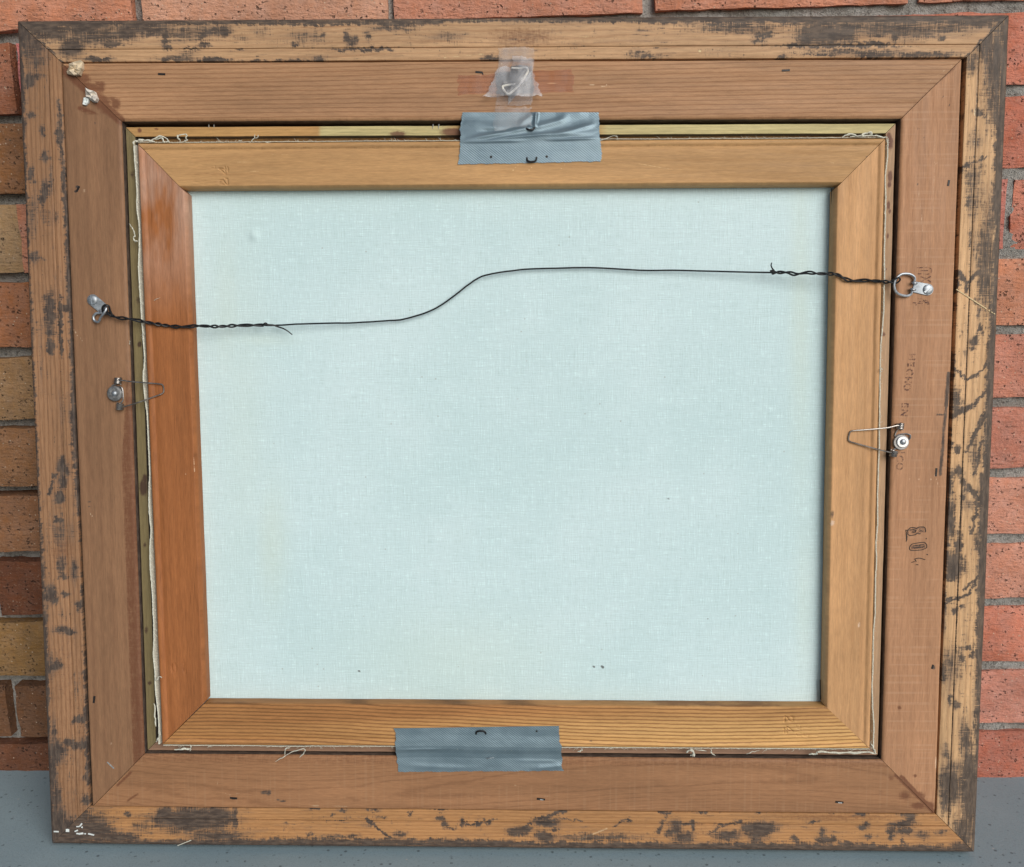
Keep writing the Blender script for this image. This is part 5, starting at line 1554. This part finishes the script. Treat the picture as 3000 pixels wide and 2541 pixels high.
# ---------------------------------------------------------------- staples, chips and splinters in the wood
def sliver(parent, x1, y1, x2, y2, wd, w, mat, name):
    A, B = at(x1, y1, w), at(x2, y2, w)
    d = (B - A); L = np.linalg.norm(d); d /= L
    n = np.array([-d[1], d[0], 0]) * wd / 2
    z = np.array([0, 0, 0.0003])
    v = [A - n - z, A + n - z, B + n - z, B - n - z, A - n * .8 + z * .6, A + n * .8 + z * .6, B + n * .8 + z * .6, B - n * .8 + z * .6]
    f = [(0, 1, 2, 3)[::-1], (4, 5, 6, 7), (0, 4, 7, 3)[::-1], (1, 2, 6, 5), (0, 1, 5, 4), (3, 7, 6, 2)]
    return fmk(name, v, f, mat, parent, smooth=False)


for s, x1, y1, x2, y2 in (('top', 463, 217, 484, 218), ('top', 1393, 211, 1414, 213), ('top', 2291, 207, 2314, 206), ('bottom', 674, 2338, 695, 2340), ('bottom', 1573, 2341, 1597, 2343), ('bottom', 2448, 2350, 2471, 2352),
                          ('right', 2744, 1372, 2742, 1396), ('right', 2778, 545, 2781, 528), ('right', 2731, 1960, 2734, 1948), ('left', 277, 2040, 274, 2060), ('left', 224, 562, 232, 546)):
    sliver(liner[s], x1, y1, x2, y2, 0.0018, 0.0009, M_BLACK, "staple")  # black slivers paint the dark of each sunken staple's recess
sliver(liner['top'], 1413, 213, 1415, 219, 0.0010, 0.0009, M_BLACK, "staple")  # black sliver for the dark end of the same recess
sliver(liner['bottom'], 1582, 2343, 1592, 2344, 0.0009, 0.0012, M_BRIGHT, "staple")
sliver(liner['bottom'], 2455, 2352, 2467, 2353, 0.0009, 0.0012, M_BRIGHT, "staple")
sliver(liner['left'], 314, 2233, 334, 2252, 0.0010, 0.0012, M_BRIGHT, "staple")
orails = [o for o in frame.children if o.name.startswith("outer_rail")]
sliver(orails[1], 2802, 848, 2890, 905, 0.0010, 0.0004, M_SPLINTER, "splinter")
for x, y in ((2896, 909), (2904, 914), (2911, 918)):
    sliver(orails[1], x, y, x + 4, y + 3, 0.0010, 0.0004, M_SPLINTER, "splinter")
q8 = lambda x, y: (x / 5.2075, 2380 + y / 5.2075)
for x1, y1, x2, y2, wd in ((1215, 215, 1250, 172, .0014), (1165, 222, 1215, 218, .0010), (1240, 228, 1262, 234, .0012), (1005, 280, 1055, 282, .0028), (1140, 295, 1188, 275, .0012), (1165, 325, 1215, 332, .0012), (1205, 332, 1270, 322, .0016), (1288, 328, 1310, 330, .0010), (1345, 328, 1435, 350, .0012), (820, 295, 895, 298, .0012)):
    sliver(orails[2], *q8(x1, y1), *q8(x2, y2), wd, 0.0004, M_LINT, "paint_fleck")
sliver(orails[2], 520, 2478, 560, 2462, 0.0007, 0.0006, M_THREAD, "stray_fibre")
for x in (1268, 1285):
    P = [at(x, 377, -0.003), at(x + 1, 364, -0.002)]
    fmk("brad_nail", *tube(P, 0.0004, 6), M_BRIGHT, frame)
for x in (612, 627):
    P = [at(x, 373, -0.003), at(x, 366, -0.002)]
    fmk("brad_nail", *tube(P, 0.0004, 6), M_BRIGHT, frame)


def chip(name, outline, base_w, hts, mat, label, cat, group, crease):
    """crumpled flake: ragged outline with a folded top surface"""
    P = np.array([at(*p, base_w) for p in outline])
    c = np.array([at(*crease[0], base_w), at(*crease[1], base_w)])
    n = len(P)
    v = [p.copy() for p in P]
    tp = []
    for k, p in enumerate(P):
        q = p.copy(); q[2] = base_w + hts[k % len(hts)]
        tp.append(q)
    v += tp
    cc = c.mean(0)
    inner = []
    for k, p in enumerate(P):
        q = p * 0.5 + cc * 0.5
        q[2] = base_w + hts[(k * 3 + 1) % len(hts)] * 1.15
        inner.append(q)
    v += inner
    q = cc.copy(); q[2] = base_w + 0.5 * max(hts)
    v.append(q)
    f = [tuple(range(n))]
    for k in range(n):
        k2 = (k + 1) % n
        f.append((k, k + n, k2 + n, k2)); f.append((k + n, k + 2 * n, k2 + 2 * n, k2 + n)); f.append((k + 2 * n, 3 * n, k2 + 2 * n))
    o = solo(name, v, f, mat, P.mean(0), smooth=False)
    return tag(o, label, cat, group)


e6 = lambda l: [(170 + x / 11.7625, 170 + y / 11.7625) for x, y in l]
chip("glue_lump", e6([(310, 480), (440, 350), (450, 260), (620, 210), (860, 135), (905, 200), (905, 420), (860, 480), (810, 630), (760, 600), (640, 640), (370, 580)]), 0.0009,
     [0.0008, 0.0030, 0.0042, 0.0052, 0.0046, 0.0030, 0.0050, 0.0036, 0.0052, 0.0028, 0.0048, 0.0022], M_GLUE,
     "cream lump of dried glue at the top left liner corner", "glue lump", "dried lumps on the liner mitre", e6([(520, 400), (700, 420)]))
chip("gesso_flake", e6([(1030, 1080), (1180, 1160), (1330, 1200), (1360, 1300), (1420, 1450), (1370, 1540), (1250, 1545), (1150, 1480), (1040, 1370), (980, 1280), (1000, 1150)]), 0.0009,
     [0.0048, 0.0050, 0.0054, 0.0016, 0.0048, 0.0050, 0.0018, 0.0014, 0.0044, 0.0012, 0.0030], M_FLAKE,
     "crumpled white flake stuck on the mitre below the glue lump", "flake", "dried lumps on the liner mitre", e6([(1150, 1280), (1240, 1400)]))
chip("gesso_flake", e6([(920, 1400), (1000, 1380), (1090, 1430), (1085, 1560), (1000, 1650), (890, 1620)]), 0.0009,
     [0.0022, 0.0026, 0.0020, 0.0022, 0.0018, 0.0024], M_LINT,
     "small smooth bluish white chip beside the crumpled white flake", "flake", "dried lumps on the liner mitre", e6([(980, 1480), (1020, 1540)]))

for o in bpy.data.objects:
    if 'base' in o:
        del o['base']
